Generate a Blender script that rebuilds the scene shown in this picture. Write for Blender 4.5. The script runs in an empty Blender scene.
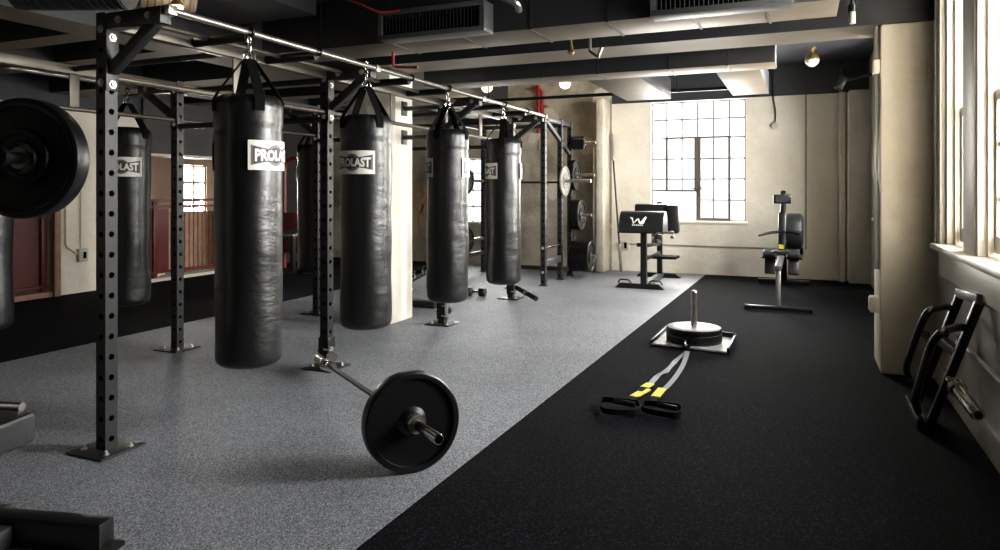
import bpy, bmesh, math, random
from mathutils import Vector, Matrix, noise
C = bpy.context.scene.collection
S = bpy.context.scene
PI = math.pi
random.seed(7)
V = Vector

# ------------------------------------------------------------------ camera model (photo pixel -> world), 1000x550
F, HZ, H = 700.0, 189.0, 1.28
TH = math.atan(303 / 700)
ct, st = math.cos(TH), math.sin(TH)
def fl(u, v, h=0.0):
    Z = (H - h) * F / (v - HZ); X = (u - 500) / F * Z
    return V((X * ct - Z * st, X * st + Z * ct, h))
def atx(u, v, x):
    k = (u - 500) / F; Z = x / (k * ct - st); X = k * Z
    return V((x, X * st + Z * ct, H - (v - HZ) / F * Z))
def aty(u, v, y):
    k = (u - 500) / F; Z = y / (k * st + ct); X = k * Z
    return V((X * ct - Z * st, y, H - (v - HZ) / F * Z))

cam = bpy.data.cameras.new('camera'); co = bpy.data.objects.new('camera', cam); C.objects.link(co)
cam.sensor_width = 36; cam.lens = 25.2; cam.shift_y = -0.086; cam.clip_start = 0.05
co.location = (0, 0, H); co.rotation_euler = (PI / 2, 0, TH)
S.camera = co
S.view_settings.view_transform = 'Standard'
try: S.view_settings.look = 'None'
except Exception: pass
S.view_settings.gamma = 1; S.view_settings.use_curve_mapping = False
S.view_settings.exposure = 0.30
S.cycles.max_bounces = 10; S.cycles.diffuse_bounces = 6; S.cycles.glossy_bounces = 5
S.cycles.transparent_max_bounces = 12
S.cycles.sample_clamp_indirect = 6
try: S.cycles.caustics_reflective = False; S.cycles.caustics_refractive = False
except Exception: pass

# ------------------------------------------------------------------ materials
def mat(name, col, rough=.5, metal=0, spec=.5, bump=0, bscale=40, var=0, vscale=6, coat=0, emit=None, estr=0, stretch=None, bdist=.01):
    m = bpy.data.materials.new(name); m.use_nodes = True
    nt = m.node_tree; b = nt.nodes['Principled BSDF']
    b.inputs['Base Color'].default_value = (*col, 1); b.inputs['Roughness'].default_value = rough
    b.inputs['Metallic'].default_value = metal; b.inputs['Specular IOR Level'].default_value = spec
    b.inputs['Coat Weight'].default_value = coat
    if emit: b.inputs['Emission Color'].default_value = (*emit, 1); b.inputs['Emission Strength'].default_value = estr
    tc = nt.nodes.new('ShaderNodeTexCoord'); mp = nt.nodes.new('ShaderNodeMapping')
    nt.links.new(tc.outputs['Object'], mp.inputs[0])
    if stretch: mp.inputs['Scale'].default_value = stretch
    n = nt.nodes.new('ShaderNodeTexNoise'); n.inputs['Scale'].default_value = vscale; n.inputs['Detail'].default_value = 5
    nt.links.new(mp.outputs[0], n.inputs['Vector'])
    mx = nt.nodes.new('ShaderNodeMix'); mx.data_type = 'RGBA'; mx.blend_type = 'MULTIPLY'
    cr = nt.nodes.new('ShaderNodeValToRGB')
    v = max(var, .04)
    cr.color_ramp.elements[0].position = .3; cr.color_ramp.elements[1].position = .7
    cr.color_ramp.elements[0].color = (1 - v, 1 - v, 1 - v, 1); cr.color_ramp.elements[1].color = (1, 1, 1, 1)
    nt.links.new(n.outputs['Fac'], cr.inputs[0])
    mx.inputs[0].default_value = 1; mx.inputs[6].default_value = (*col, 1)
    nt.links.new(cr.outputs[0], mx.inputs[7]); nt.links.new(mx.outputs[2], b.inputs['Base Color'])
    if bump:
        n2 = nt.nodes.new('ShaderNodeTexNoise'); n2.inputs['Scale'].default_value = bscale; n2.inputs['Detail'].default_value = 4
        nt.links.new(mp.outputs[0], n2.inputs['Vector'])
        bp = nt.nodes.new('ShaderNodeBump'); bp.inputs['Strength'].default_value = bump; bp.inputs['Distance'].default_value = bdist
        nt.links.new(n2.outputs['Fac'], bp.inputs['Height']); nt.links.new(bp.outputs[0], b.inputs['Normal'])
    return m

def floor_mat(name, base, fleck, dark, scale, fpos, rough, spec, blot):
    m = bpy.data.materials.new(name); m.use_nodes = True
    nt = m.node_tree; N = nt.nodes; L = nt.links; b = N['Principled BSDF']
    tc = N.new('ShaderNodeTexCoord')
    n1 = N.new('ShaderNodeTexVoronoi'); n1.inputs['Scale'].default_value = scale
    L.new(tc.outputs['Object'], n1.inputs['Vector'])
    cr = N.new('ShaderNodeValToRGB'); e = cr.color_ramp.elements
    e[0].position = fpos[0]; e[0].color = (*dark, 1); e[1].position = fpos[2]; e[1].color = (*fleck, 1)
    k = cr.color_ramp.elements.new(fpos[1]); k.color = (*base, 1)
    sr = N.new('ShaderNodeSeparateColor'); L.new(n1.outputs['Color'], sr.inputs[0]); L.new(sr.outputs[0], cr.inputs[0])
    n2 = N.new('ShaderNodeTexNoise'); n2.inputs['Scale'].default_value = 1.6; n2.inputs['Detail'].default_value = 6; n2.inputs['Roughness'].default_value = .65
    L.new(tc.outputs['Object'], n2.inputs['Vector'])
    c2 = N.new('ShaderNodeValToRGB'); c2.color_ramp.elements[0].position = .3; c2.color_ramp.elements[1].position = .7
    c2.color_ramp.elements[0].color = (1 - blot,) * 3 + (1,)
    L.new(n2.outputs['Fac'], c2.inputs[0])
    mx = N.new('ShaderNodeMix'); mx.data_type = 'RGBA'; mx.blend_type = 'MULTIPLY'; mx.inputs[0].default_value = 1
    L.new(cr.outputs[0], mx.inputs[6]); L.new(c2.outputs[0], mx.inputs[7]); L.new(mx.outputs[2], b.inputs['Base Color'])
    b.inputs['Roughness'].default_value = rough; b.inputs['Specular IOR Level'].default_value = spec
    bp = N.new('ShaderNodeBump'); bp.inputs['Strength'].default_value = .5; bp.inputs['Distance'].default_value = .002
    L.new(sr.outputs[1], bp.inputs['Height']); L.new(bp.outputs[0], b.inputs['Normal'])
    return m

def wall_mat(name, base, stain, band_z=None, band=(.02, .023, .03), concrete=False, bumps=.35):
    m = bpy.data.materials.new(name); m.use_nodes = True
    nt = m.node_tree; N = nt.nodes; L = nt.links; b = N['Principled BSDF']
    geo = N.new('ShaderNodeNewGeometry')
    n1 = N.new('ShaderNodeTexNoise'); n1.inputs['Scale'].default_value = 1.8; n1.inputs['Detail'].default_value = 8; n1.inputs['Roughness'].default_value = .62
    L.new(geo.outputs['Position'], n1.inputs['Vector'])
    cr = N.new('ShaderNodeValToRGB'); e = cr.color_ramp.elements
    e[0].position = .34; e[0].color = (*stain, 1); e[1].position = .58; e[1].color = (*base, 1)
    L.new(n1.outputs['Fac'], cr.inputs[0]); out = cr.outputs[0]
    if concrete:   # angular repair patches
        vo = N.new('ShaderNodeTexVoronoi'); vo.inputs['Scale'].default_value = 1.7; vo.inputs['Randomness'].default_value = .75
        mpv = N.new('ShaderNodeMapping'); mpv.inputs['Scale'].default_value = (1, 0, 1); L.new(geo.outputs['Position'], mpv.inputs[0]); L.new(mpv.outputs[0], vo.inputs['Vector'])
        n3 = N.new('ShaderNodeTexNoise'); n3.inputs['Scale'].default_value = 7
        L.new(geo.outputs['Position'], n3.inputs['Vector'])
        ad = N.new('ShaderNodeMath'); ad.operation = 'MULTIPLY_ADD'; ad.inputs[1].default_value = .22
        L.new(n3.outputs['Fac'], ad.inputs[0]); L.new(vo.outputs['Distance'], ad.inputs[2])
        lt = N.new('ShaderNodeMath'); lt.operation = 'LESS_THAN'; lt.inputs[1].default_value = .40
        L.new(ad.outputs[0], lt.inputs[0])
        mx = N.new('ShaderNodeMix'); mx.data_type = 'RGBA'; mx.inputs[7].default_value = (.50, .46, .39, 1)
        L.new(lt.outputs[0], mx.inputs[0]); L.new(out, mx.inputs[6]); out = mx.outputs[2]
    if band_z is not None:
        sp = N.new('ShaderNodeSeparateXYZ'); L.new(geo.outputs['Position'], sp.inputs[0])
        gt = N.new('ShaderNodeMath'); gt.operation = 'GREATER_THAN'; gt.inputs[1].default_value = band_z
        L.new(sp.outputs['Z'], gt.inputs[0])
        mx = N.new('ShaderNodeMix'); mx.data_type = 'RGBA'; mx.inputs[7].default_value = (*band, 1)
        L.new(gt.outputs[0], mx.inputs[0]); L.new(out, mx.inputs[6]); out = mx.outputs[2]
    L.new(out, b.inputs['Base Color']); b.inputs['Roughness'].default_value = .55
    n2 = N.new('ShaderNodeTexNoise'); n2.inputs['Scale'].default_value = 9; n2.inputs['Detail'].default_value = 8; n2.inputs['Roughness'].default_value = .6
    L.new(geo.outputs['Position'], n2.inputs['Vector'])
    bp = N.new('ShaderNodeBump'); bp.inputs['Strength'].default_value = bumps; bp.inputs['Distance'].default_value = .03
    L.new(n2.outputs['Fac'], bp.inputs['Height']); L.new(bp.outputs[0], b.inputs['Normal'])
    return m

M = {}
M['grey_floor'] = floor_mat('grey speckled rubber', (.150, .162, .192), (.54, .56, .62), (.045, .049, .060), 290, (.1, .55, .98), .55, .5, .25)
M['black_floor'] = floor_mat('black rubber', (.0012, .0015, .0032), (.022, .025, .036), (.0006, .0008, .0015), 190, (.3, .78, 1.0), .95, .07, .4)
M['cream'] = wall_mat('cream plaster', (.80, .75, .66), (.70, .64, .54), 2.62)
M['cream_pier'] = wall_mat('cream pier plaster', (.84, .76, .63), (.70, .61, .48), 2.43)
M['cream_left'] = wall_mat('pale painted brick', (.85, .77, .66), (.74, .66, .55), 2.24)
M['dark_front'] = wall_mat('painted side wall', (.07, .065, .06), (.05, .047, .044), None)  # near black for the unseen front wall, chosen to cut bounce light
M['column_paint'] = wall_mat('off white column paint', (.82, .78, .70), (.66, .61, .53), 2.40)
M['concrete'] = wall_mat('bare concrete', (.40, .36, .29), (.19, .165, .125), None, concrete=True, bumps=.6)
M['concrete_edge'] = wall_mat('pale raw concrete', (.56, .51, .43), (.36, .32, .25), None, bumps=.7)
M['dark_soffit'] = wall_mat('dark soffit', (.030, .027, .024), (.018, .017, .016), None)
M['ceil'] = mat('dark blue grey ceiling paint', (.024, .029, .038), .5, var=.3, vscale=2, bump=.15, bscale=8)
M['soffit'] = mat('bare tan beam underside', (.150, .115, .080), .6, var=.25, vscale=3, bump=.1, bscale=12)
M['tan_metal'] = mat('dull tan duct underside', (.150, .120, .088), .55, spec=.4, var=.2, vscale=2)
M['beam'] = mat('charcoal semi gloss beam paint', (.020, .021, .024), .5, spec=.4, var=.25, vscale=3, bump=.12, bscale=10)
M['duct'] = mat('charcoal painted duct metal', (.026, .027, .030), .5, spec=.4, var=.2, vscale=2)
M['grille_m'] = mat('grey grille frame', (.075, .075, .076), .5)
M['duct_seam'] = mat('duct seam metal', (.32, .28, .24), .35, .3)
M['flex'] = mat('silver flex duct', (.30, .27, .23), .42, .5, var=.2)
M['post'] = mat('black powder coated steel', (.015, .015, .017), .42, spec=.4, var=.25, vscale=12, bump=.05, bscale=300)
M['black'] = mat('satin black steel', (.005, .005, .0055), .33, spec=.4, var=.3, vscale=9)
M['dark_in'] = mat('black inside and hole shade', (.001, .001, .001), .9, spec=0)
M['tan_steel'] = mat('dull tan steel', (.105, .09, .072), .42, .5, var=.2)
M['chrome'] = mat('worn chrome', (.62, .60, .57), .18, 1, var=.25, vscale=20)
M['steel'] = mat('brushed steel', (.46, .43, .385), .28, .9, var=.3, vscale=14)
M['zinc'] = mat('zinc bolt', (.72, .70, .66), .3, .9)
M['vinyl'] = mat('black bag vinyl', (.0035, .0035, .004), .36, spec=.6, bump=.22, bscale=6, var=.45, vscale=5, stretch=(1, 1, 2.2), bdist=.03)
M['webbing'] = mat('black nylon webbing', (.004, .004, .004), .8, spec=.05, bump=.3, bscale=200)
M['label'] = mat('cream bag label', (.86, .82, .75), .5)
M['label_dark'] = mat('label print dark', (.050, .048, .046), .6)
M['label_grey'] = mat('label print grey', (.16, .15, .14), .6)
M['rubber'] = mat('black bumper rubber', (.0025, .0025, .003), .33, spec=.35, var=.3, vscale=12, bump=.06, bscale=80)
M['rubber_worn'] = mat('worn plate grey', (.20, .185, .165), .5, var=.5, vscale=14)
M['plate_silver'] = mat('silver plate face', (.30, .30, .31), .5, .15, var=.25, vscale=20)
M['pad'] = mat('black pad vinyl', (.008, .008, .009), .38, bump=.1, bscale=30)
M['rib'] = mat('rower dark plastic', (.016, .018, .021), .35, var=.2)
M['alu'] = mat('dull aluminium', (.20, .20, .205), .35, .85)
M['screen'] = mat('dark screen glass', (.03, .03, .033), .2)
M['white_ink'] = mat('white print', (.88, .86, .83), .5)
M['yellow'] = mat('yellow webbing', (.62, .55, .06), .65)
M['grey_strap'] = mat('grey webbing', (.19, .20, .22), .7, bump=.3, bscale=200)
M['trimw'] = mat('off white window paint', (.62, .58, .50), .42, var=.1, vscale=8)
M['panelw'] = mat('grey painted wall panel', (.40, .375, .33), .40, var=.3, vscale=4, bump=.12, bscale=9)
M['muntin'] = mat('steel window bars', (.12, .10, .085), .45)
M['red'] = mat('dark red paint', (.12, .012, .010), .45, var=.3, vscale=5)
M['redpipe'] = mat('red pipe paint', (.22, .012, .010), .4)
M['curtain'] = mat('pinkish timber slats', (.42, .25, .17), .6, var=.3, vscale=10)
M['beigeb'] = mat('beige outlet plastic', (.55, .52, .45), .4)
M['brass'] = mat('brass', (.45, .30, .12), .3, .9)
M['globe'] = mat('opal glass globe', (.75, .68, .58), .25)
M['globe_lit'] = mat('lit opal globe', (.8, .7, .5), .3, emit=(1, .72, .38), estr=3.0)
M['orange'] = mat('orange spray paint', (.42, .17, .05), .6)
M['hall_floor'] = wall_mat('pale hall floor', (.50, .45, .38), (.40, .36, .30), None)
M['graf'] = wall_mat('sprayed plaster', (.34, .29, .22), (.20, .165, .12), None)
M['lobby'] = wall_mat('pinkish hall plaster', (.56, .43, .34), (.48, .36, .28), None)
def glass():
    m = bpy.data.materials.new('window glass'); m.use_nodes = True
    nt = m.node_tree; nt.nodes.clear()
    o = nt.nodes.new('ShaderNodeOutputMaterial'); t = nt.nodes.new('ShaderNodeBsdfTransparent'); g = nt.nodes.new('ShaderNodeBsdfGlossy')
    g.inputs['Roughness'].default_value = .03; t.inputs[0].default_value = (.97, .98, .98, 1)
    mx = nt.nodes.new('ShaderNodeMixShader'); mx.inputs[0].default_value = .05
    nt.links.new(t.outputs[0], mx.inputs[1]); nt.links.new(g.outputs[0], mx.inputs[2]); nt.links.new(mx.outputs[0], o.inputs[0])
    return m
M['glass'] = glass()

# ------------------------------------------------------------------ mesh helpers
def newbm(): return bmesh.new()
def box(bm, c, s, rot=None, bev=0):
    g = bmesh.ops.create_cube(bm, size=1)
    vs = g['verts']
    if bev:
        mn = min(s)
        b2 = min(bev, mn * .45)
        for v in vs: v.co = V((v.co.x * s[0], v.co.y * s[1], v.co.z * s[2]))
        es = list({e for v in vs for e in v.link_edges})
        r = bmesh.ops.bevel(bm, geom=es, offset=b2, segments=2, affect='EDGES', profile=.5)
        vs = list({v for f in r['faces'] for v in f.verts} | {v for v in vs if v.is_valid})
    else:
        for v in vs: v.co = V((v.co.x * s[0], v.co.y * s[1], v.co.z * s[2]))
    R = rot.to_3x3() if rot is not None else Matrix.Identity(3)
    c = V(c)
    for v in vs: v.co = R @ v.co + c
    return vs
def bx(bm, x0, x1, y0, y1, z0, z1, bev=0):
    return box(bm, ((x0 + x1) / 2, (y0 + y1) / 2, (z0 + z1) / 2), (abs(x1 - x0), abs(y1 - y0), abs(z1 - z0)), None, bev)
def frame(d, up=V((0, 0, 1))):
    d = V(d).normalized()
    if abs(d.dot(up)) > .98: up = V((1, 0, 0))
    s = d.cross(up).normalized(); u = s.cross(d).normalized()
    return s, u, d
def bar(bm, p, q, w, h, bev=0, up=V((0, 0, 1))):      # rectangular bar p->q, w sideways, h along up
    p, q = V(p), V(q); s, u, d = frame(q - p, up)
    R = Matrix((s, u, d)).transposed()
    return box(bm, (p + q) / 2, (w, h, (q - p).length), R, bev)
def ring(bm, c, s, u, r, n, r2=None):
    r2 = r if r2 is None else r2
    return [bm.verts.new(V(c) + s * (r * math.cos(2 * PI * i / n)) + u * (r2 * math.sin(2 * PI * i / n))) for i in range(n)]
def skin(bm, a, b):
    n = len(a)
    for i in range(n): bm.faces.new((a[i], a[(i + 1) % n], b[(i + 1) % n], b[i]))
def lathe(bm, p, d, prof, n=32, caps=True):           # prof: [(t along axis, radius)]
    s, u, d = frame(d); p = V(p); prev = None
    for k, (t, r) in enumerate(prof):
        rg = ring(bm, p + d * t, s, u, max(r, 1e-4), n)
        if prev: skin(bm, prev, rg)
        elif caps: bm.faces.new(rg[::-1])
        prev = rg
    if caps: bm.faces.new(prev)
def tube(bm, p, q, r, n=16, r2=None):
    p, q = V(p), V(q); L = (q - p).length
    lathe(bm, p, q - p, [(0, r), (L, r if r2 is None else r2)], n)
def smooth_path(pts, k=6, closed=False):
    pts = [V(p) for p in pts]; out = []; n = len(pts)
    rng = n if closed else n - 1
    for i in range(rng):
        if closed: p0, p1, p2, p3 = pts[(i - 1) % n], pts[i], pts[(i + 1) % n], pts[(i + 2) % n]
        else: p0, p1, p2, p3 = pts[max(i - 1, 0)], pts[i], pts[i + 1], pts[min(i + 2, n - 1)]
        for j in range(k):
            t = j / k
            out.append(.5 * ((2 * p1) + (p2 - p0) * t + (2 * p0 - 5 * p1 + 4 * p2 - p3) * t * t + (3 * p1 - p0 - 3 * p2 + p3) * t ** 3))
    if not closed: out.append(pts[-1])
    return out
def round_path(pts, r, k=5):                           # polyline with rounded corners
    pts = [V(p) for p in pts]; out = [pts[0]]
    for i in range(1, len(pts) - 1):
        a, b, c = pts[i - 1], pts[i], pts[i + 1]
        d1 = (a - b); d2 = (c - b); rr = min(r, d1.length * .45, d2.length * .45)
        p, q = b + d1.normalized() * rr, b + d2.normalized() * rr
        for j in range(k + 1):
            t = j / k; out.append((1 - t) ** 2 * p + 2 * t * (1 - t) * b + t * t * q)
    out.append(pts[-1]); return out
def sweep(bm, pts, r, n=10, h=None, closed=False, up=V((0, 0, 1)), twist=None):  # round, or flat if h given (r = half width, h = half thickness)
    pts = [V(p) for p in pts]; m = len(pts); prev = first = None
    u0 = None
    for i in range(m):
        if closed: d = pts[(i + 1) % m] - pts[i - 1]
        else: d = pts[min(i + 1, m - 1)] - pts[max(i - 1, 0)]
        d.normalize()
        if u0 is None:
            s, u, _ = frame(d, up)
        else:
            u = (u0 - d * u0.dot(d)).normalized(); s = d.cross(u).normalized()
        u0 = u
        ss, uu = s, u
        if twist:
            a = twist(i / (m - 1)); ss = s * math.cos(a) + u * math.sin(a); uu = -s * math.sin(a) + u * math.cos(a)
        if h is None: rg = ring(bm, pts[i], ss, uu, r, n)
        else: rg = [bm.verts.new(pts[i] + ss * (r * a) + uu * (h * b)) for a, b in ((1, 1), (-1, 1), (-1, -1), (1, -1))]
        if prev: skin(bm, prev, rg)
        else: first = rg
        prev = rg
    if closed: skin(bm, prev, first)
    else: bm.faces.new(first[::-1]); bm.faces.new(prev)
def prism(bm, poly, axis, a, b):                       # poly in the two other axes, extruded along axis from a to b
    def mk(p, t):
        if axis == 'x': return V((t, p[0], p[1]))
        if axis == 'y': return V((p[0], t, p[1]))
        return V((p[0], p[1], t))
    A = [bm.verts.new(mk(p, a)) for p in poly]; B = [bm.verts.new(mk(p, b)) for p in poly]
    bm.faces.new(A[::-1]); bm.faces.new(B); skin(bm, A, B)
def torus(bm, c, axis, R, r, n=24, m=8, sy=1):
    s, u, d = frame(axis)
    sweep(bm, [V(c) + s * (R * math.cos(2 * PI * i / n)) + u * (R * sy * math.sin(2 * PI * i / n)) for i in range(n)], r, m, closed=True)

def obj(name, bm, m, parent=None, sharp=35, label=None):
    bmesh.ops.recalc_face_normals(bm, faces=bm.faces)
    me = bpy.data.meshes.new(name)
    off = V((0, 0, 0)); pp = parent
    while pp is not None: off += pp.location; pp = pp.parent
    for v in bm.verts: v.co -= off
    bm.to_mesh(me); bm.free()
    for p in me.polygons: p.use_smooth = True
    me.set_sharp_from_angle(angle=math.radians(sharp))
    o = bpy.data.objects.new(name, me); C.objects.link(o)
    for x in (m if isinstance(m, (list, tuple)) else [m]): me.materials.append(M[x])
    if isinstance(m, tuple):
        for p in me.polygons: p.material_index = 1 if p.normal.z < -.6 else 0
    if parent is not None: o.parent = parent
    if label: o['label'] = label
    return o
def tag(o, label, cat, group=None):
    o['label'] = label; o['category'] = cat
    if group: o['group'] = group
    return o
def thing(name, label, cat, loc=(0, 0, 0), group=None):
    o = bpy.data.objects.new(name, None); C.objects.link(o); o.location = loc; o.empty_display_size = .1
    return tag(o, label, cat, group)
def single(name, bm, m, label, cat, group=None, sharp=35):   # thing that is one mesh; origin moved to its centre base
    cs = [v.co for v in bm.verts]
    b = V(((min(c.x for c in cs) + max(c.x for c in cs)) / 2, (min(c.y for c in cs) + max(c.y for c in cs)) / 2, min(c.z for c in cs)))
    for v in bm.verts: v.co -= b
    o = obj(name, bm, m, None, sharp); o.location = b
    return tag(o, label, cat, group)
def struct(name, bm, m, parent=None, sharp=35):
    o = obj(name, bm, m, parent, sharp)
    if parent is None: o['kind'] = 'structure'
    return o
def dup(root, loc=None, rotz=None, label=None, group=None):
    def cp(o, par):
        c = o.copy(); C.objects.link(c); c.parent = par
        for ch in o.children: cp(ch, c)
        return c
    r = cp(root, None)
    if loc is not None: r.location = loc
    if rotz is not None: r.rotation_euler = (0, 0, rotz)
    if label: r['label'] = label
    if group: r['group'] = group
    return r
def text_mesh(s, size, bold=0.0):
    cu = bpy.data.curves.new('t', 'FONT'); cu.body = s; cu.size = size; cu.align_x = 'CENTER'; cu.align_y = 'CENTER'
    cu.offset = bold; cu.resolution_u = 3
    o = bpy.data.objects.new('t', cu); C.objects.link(o)
    bpy.context.view_layer.update()
    me = bpy.data.meshes.new_from_object(o.evaluated_get(bpy.context.evaluated_depsgraph_get()))
    vs = [v.co.copy() for v in me.vertices]; fs = [list(p.vertices) for p in me.polygons]
    bpy.data.objects.remove(o); bpy.data.curves.remove(cu); bpy.data.meshes.remove(me)
    return vs, fs

# ================================================================== THE ROOM
XR, XL, YB, YF, ZC = .83, -8.2, 10.85, -5.2, 3.05
# floor
xa_, xb_ = -1.46 + (YF - 2) * .0141, -1.46 + (YB - 2) * .0141   # the seam between the mats runs slightly askew
bm = newbm(); prism(bm, [(-5.42, YF), (xa_, YF), (xb_, YB), (-5.42, YB)], 'z', -.05, 0); struct('floor', bm, 'grey_floor')
bm = newbm(); prism(bm, [(xa_, YF), (XR + .3, YF), (XR + .3, YB), (xb_, YB)], 'z', -.05, 0); struct('floor', bm, 'black_floor')
bm = newbm(); bx(bm, XL - .2, -5.42, YF, 8.4, -.05, 0); bx(bm, XL - .2, -5.42, 8.4, YB, -.05, 0); struct('floor', bm, 'black_floor')
# ceiling slab
bm = newbm(); bx(bm, XL - 3, XR + .4, YF - .2, YB + .3, ZC, ZC + .12); struct('ceiling', bm, 'ceil')
# concrete beams of the ceiling
bm = newbm()
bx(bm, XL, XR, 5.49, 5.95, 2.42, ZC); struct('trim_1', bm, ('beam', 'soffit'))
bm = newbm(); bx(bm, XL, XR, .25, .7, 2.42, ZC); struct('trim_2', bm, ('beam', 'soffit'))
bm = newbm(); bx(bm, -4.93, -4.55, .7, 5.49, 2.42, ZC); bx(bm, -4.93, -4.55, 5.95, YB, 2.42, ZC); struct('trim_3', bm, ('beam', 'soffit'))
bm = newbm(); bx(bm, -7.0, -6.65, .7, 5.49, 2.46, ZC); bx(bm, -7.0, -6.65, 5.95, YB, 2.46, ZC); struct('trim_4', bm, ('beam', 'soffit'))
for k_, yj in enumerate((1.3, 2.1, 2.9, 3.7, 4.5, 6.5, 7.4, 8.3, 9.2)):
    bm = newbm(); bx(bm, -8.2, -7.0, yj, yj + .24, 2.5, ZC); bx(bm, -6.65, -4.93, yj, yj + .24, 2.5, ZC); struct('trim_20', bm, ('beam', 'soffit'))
# back wall: cream half with the tall steel window, concrete half with a small window
WX0, WX1, WZ0, WZ1 = -2.155, -.775, .80, 2.61
T = .22
def wall_y(name, x0, x1, ops, m, y=YB, z1=ZC, t=T):
    bm = newbm(); xs = x0
    for (a, b, c, d) in sorted(ops):
        bx(bm, xs, a, y, y + t, 0, z1); bx(bm, a, b, y, y + t, 0, c)
        if d < z1: bx(bm, a, b, y, y + t, d, z1)
        xs = b
    bx(bm, xs, x1, y, y + t, 0, z1)
    return struct(name, bm, m)
def wall_x(name, y0, y1, ops, m, x, t=.25, z1=ZC):
    bm = newbm(); ys = y0; xa, xb = (x, x + t)
    for (a, b, c, d) in sorted(ops):
        bx(bm, xa, xb, ys, a, 0, z1)
        if c > 0: bx(bm, xa, xb, a, b, 0, c)
        if d < z1: bx(bm, xa, xb, a, b, d, z1)
        ys = b
    bx(bm, xa, xb, ys, y1, 0, z1)
    return struct(name, bm, m)
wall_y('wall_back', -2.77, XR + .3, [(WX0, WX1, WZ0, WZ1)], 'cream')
wall_y('wall_back', XL - .2, -2.77, [(-5.55, -4.62, .70, 1.80)], 'concrete')
bm = newbm(); bx(bm, -5.9, -6.95, YB - .03, YB, 0, 2.3); struct('wall_back', bm, 'graf')
bm = newbm(); bx(bm, XL - .2, XR + .3, YF - .2, YF, 0, ZC); struct('wall_front', bm, 'dark_front')
# concrete pilaster between the two halves with its lower step
bm = newbm(); bx(bm, -2.915, -2.80, 10.43, YB, 0, 2.66, .02); bx(bm, -2.975, -2.90, 10.47, YB, 0, 1.93, .02); struct('pillar', bm, 'concrete_edge')
# free standing painted column
bm = newbm(); bx(bm, -4.07, -3.565, 5.63, 6.05, 0, 2.42, .015); struct('pillar', bm, 'column_paint')
bm = newbm(); bx(bm, -4.07, -3.565, .3, .7, 0, 2.42, .015); struct('pillar', bm, 'column_paint')
# right pier, far corner column
bm = newbm()
pts = [(.49, 5.49), (XR + .02, 5.49), (XR + .02, 5.95), (.49, 5.95)]
bx(bm, .49, XR + .02, 5.49, 5.95, 0, 2.42, .02); struct('pillar', bm, 'cream_pier')
bm = newbm(); bx(bm, .49, XR + .02, .25, .7, 0, 2.42, .02); struct('pillar', bm, 'cream_pier')
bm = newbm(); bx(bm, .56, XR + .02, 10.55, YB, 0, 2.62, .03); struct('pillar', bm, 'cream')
bm = newbm(); lathe(bm, (.50, 10.78, 0), (0, 0, 1), [(0, .045), (2.95, .045)], 14); struct('trim_5', bm, 'cream')

# right wall with the bays of sash windows
SILL, HEAD = .93, 2.86
BAYS = [(y0, y1) for y0, y1 in ((2.42, 5.18), (6.3, 9.45))]
wall_x('wall_right', YF, YB, [(a, b, SILL, HEAD) for a, b in BAYS], 'panelw', XR, .34)
wn = 1
def sash_window(y0, y1, n):
    """one double hung timber window in the opening between two mullions; faces -x"""
    global wn
    root = thing('window_%d' % wn, 'painted timber sash window', 'window', (XR + .2, (y0 + y1) / 2, SILL)); del root['category']; del root['label']
    root['kind'] = 'structure'; wn += 1
    x0 = XR + .070
    bm = newbm()          # jamb linings: fill from wall face to the sash
    for a, b in ((y0, y0 + .035), (y1 - .035, y1)): bx(bm, XR + .0, XR + .20, a, b, SILL, HEAD)
    bx(bm, XR, XR + .26, y0 + .035, y1 - .035, HEAD - .035, HEAD)
    for a, b in ((y0 + .035, y0 + .06), (y1 - .06, y1 - .035)): bx(bm, x0 - .03, x0 - .005, a, b, SILL, HEAD - .035)
    obj('window_frame', bm, 'trimw', root)
    mid = 1.755
    for (za, zb, xo) in ((SILL + .02, mid + .03, 0.0), (mid - .03, HEAD - .035, .04)):
        bm = newbm(); xa, xb = x0 + xo, x0 + xo + .038
        bx(bm, xa, xb, y0 + .035, y0 + .085, za, zb, .004); bx(bm, xa, xb, y1 - .085, y1 - .035, za, zb, .004)
        bx(bm, xa, xb, y0 + .085, y1 - .085, za, za + (.09 if xo == 0 else .055), .004); bx(bm, xa, xb, y0 + .085, y1 - .085, zb - .055, zb, .004)
        ym = (y0 + y1) / 2
        bx(bm, xa + .008, xb - .006, ym - .012, ym + .012, za, zb)
        for f in (1 / 3, 2 / 3):
            z = za + (zb - za) * f; bx(bm, xa + .008, xb - .006, y0 + .08, y1 - .08, z - .012, z + .012)
        s = obj('sash', bm, 'trimw', root)
        bm = newbm(); bx(bm, xa + .016, xa + .020, y0 + .08, y1 - .08, za + .05, zb - .05); obj('pane', bm, 'glass', s)
    return root
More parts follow.
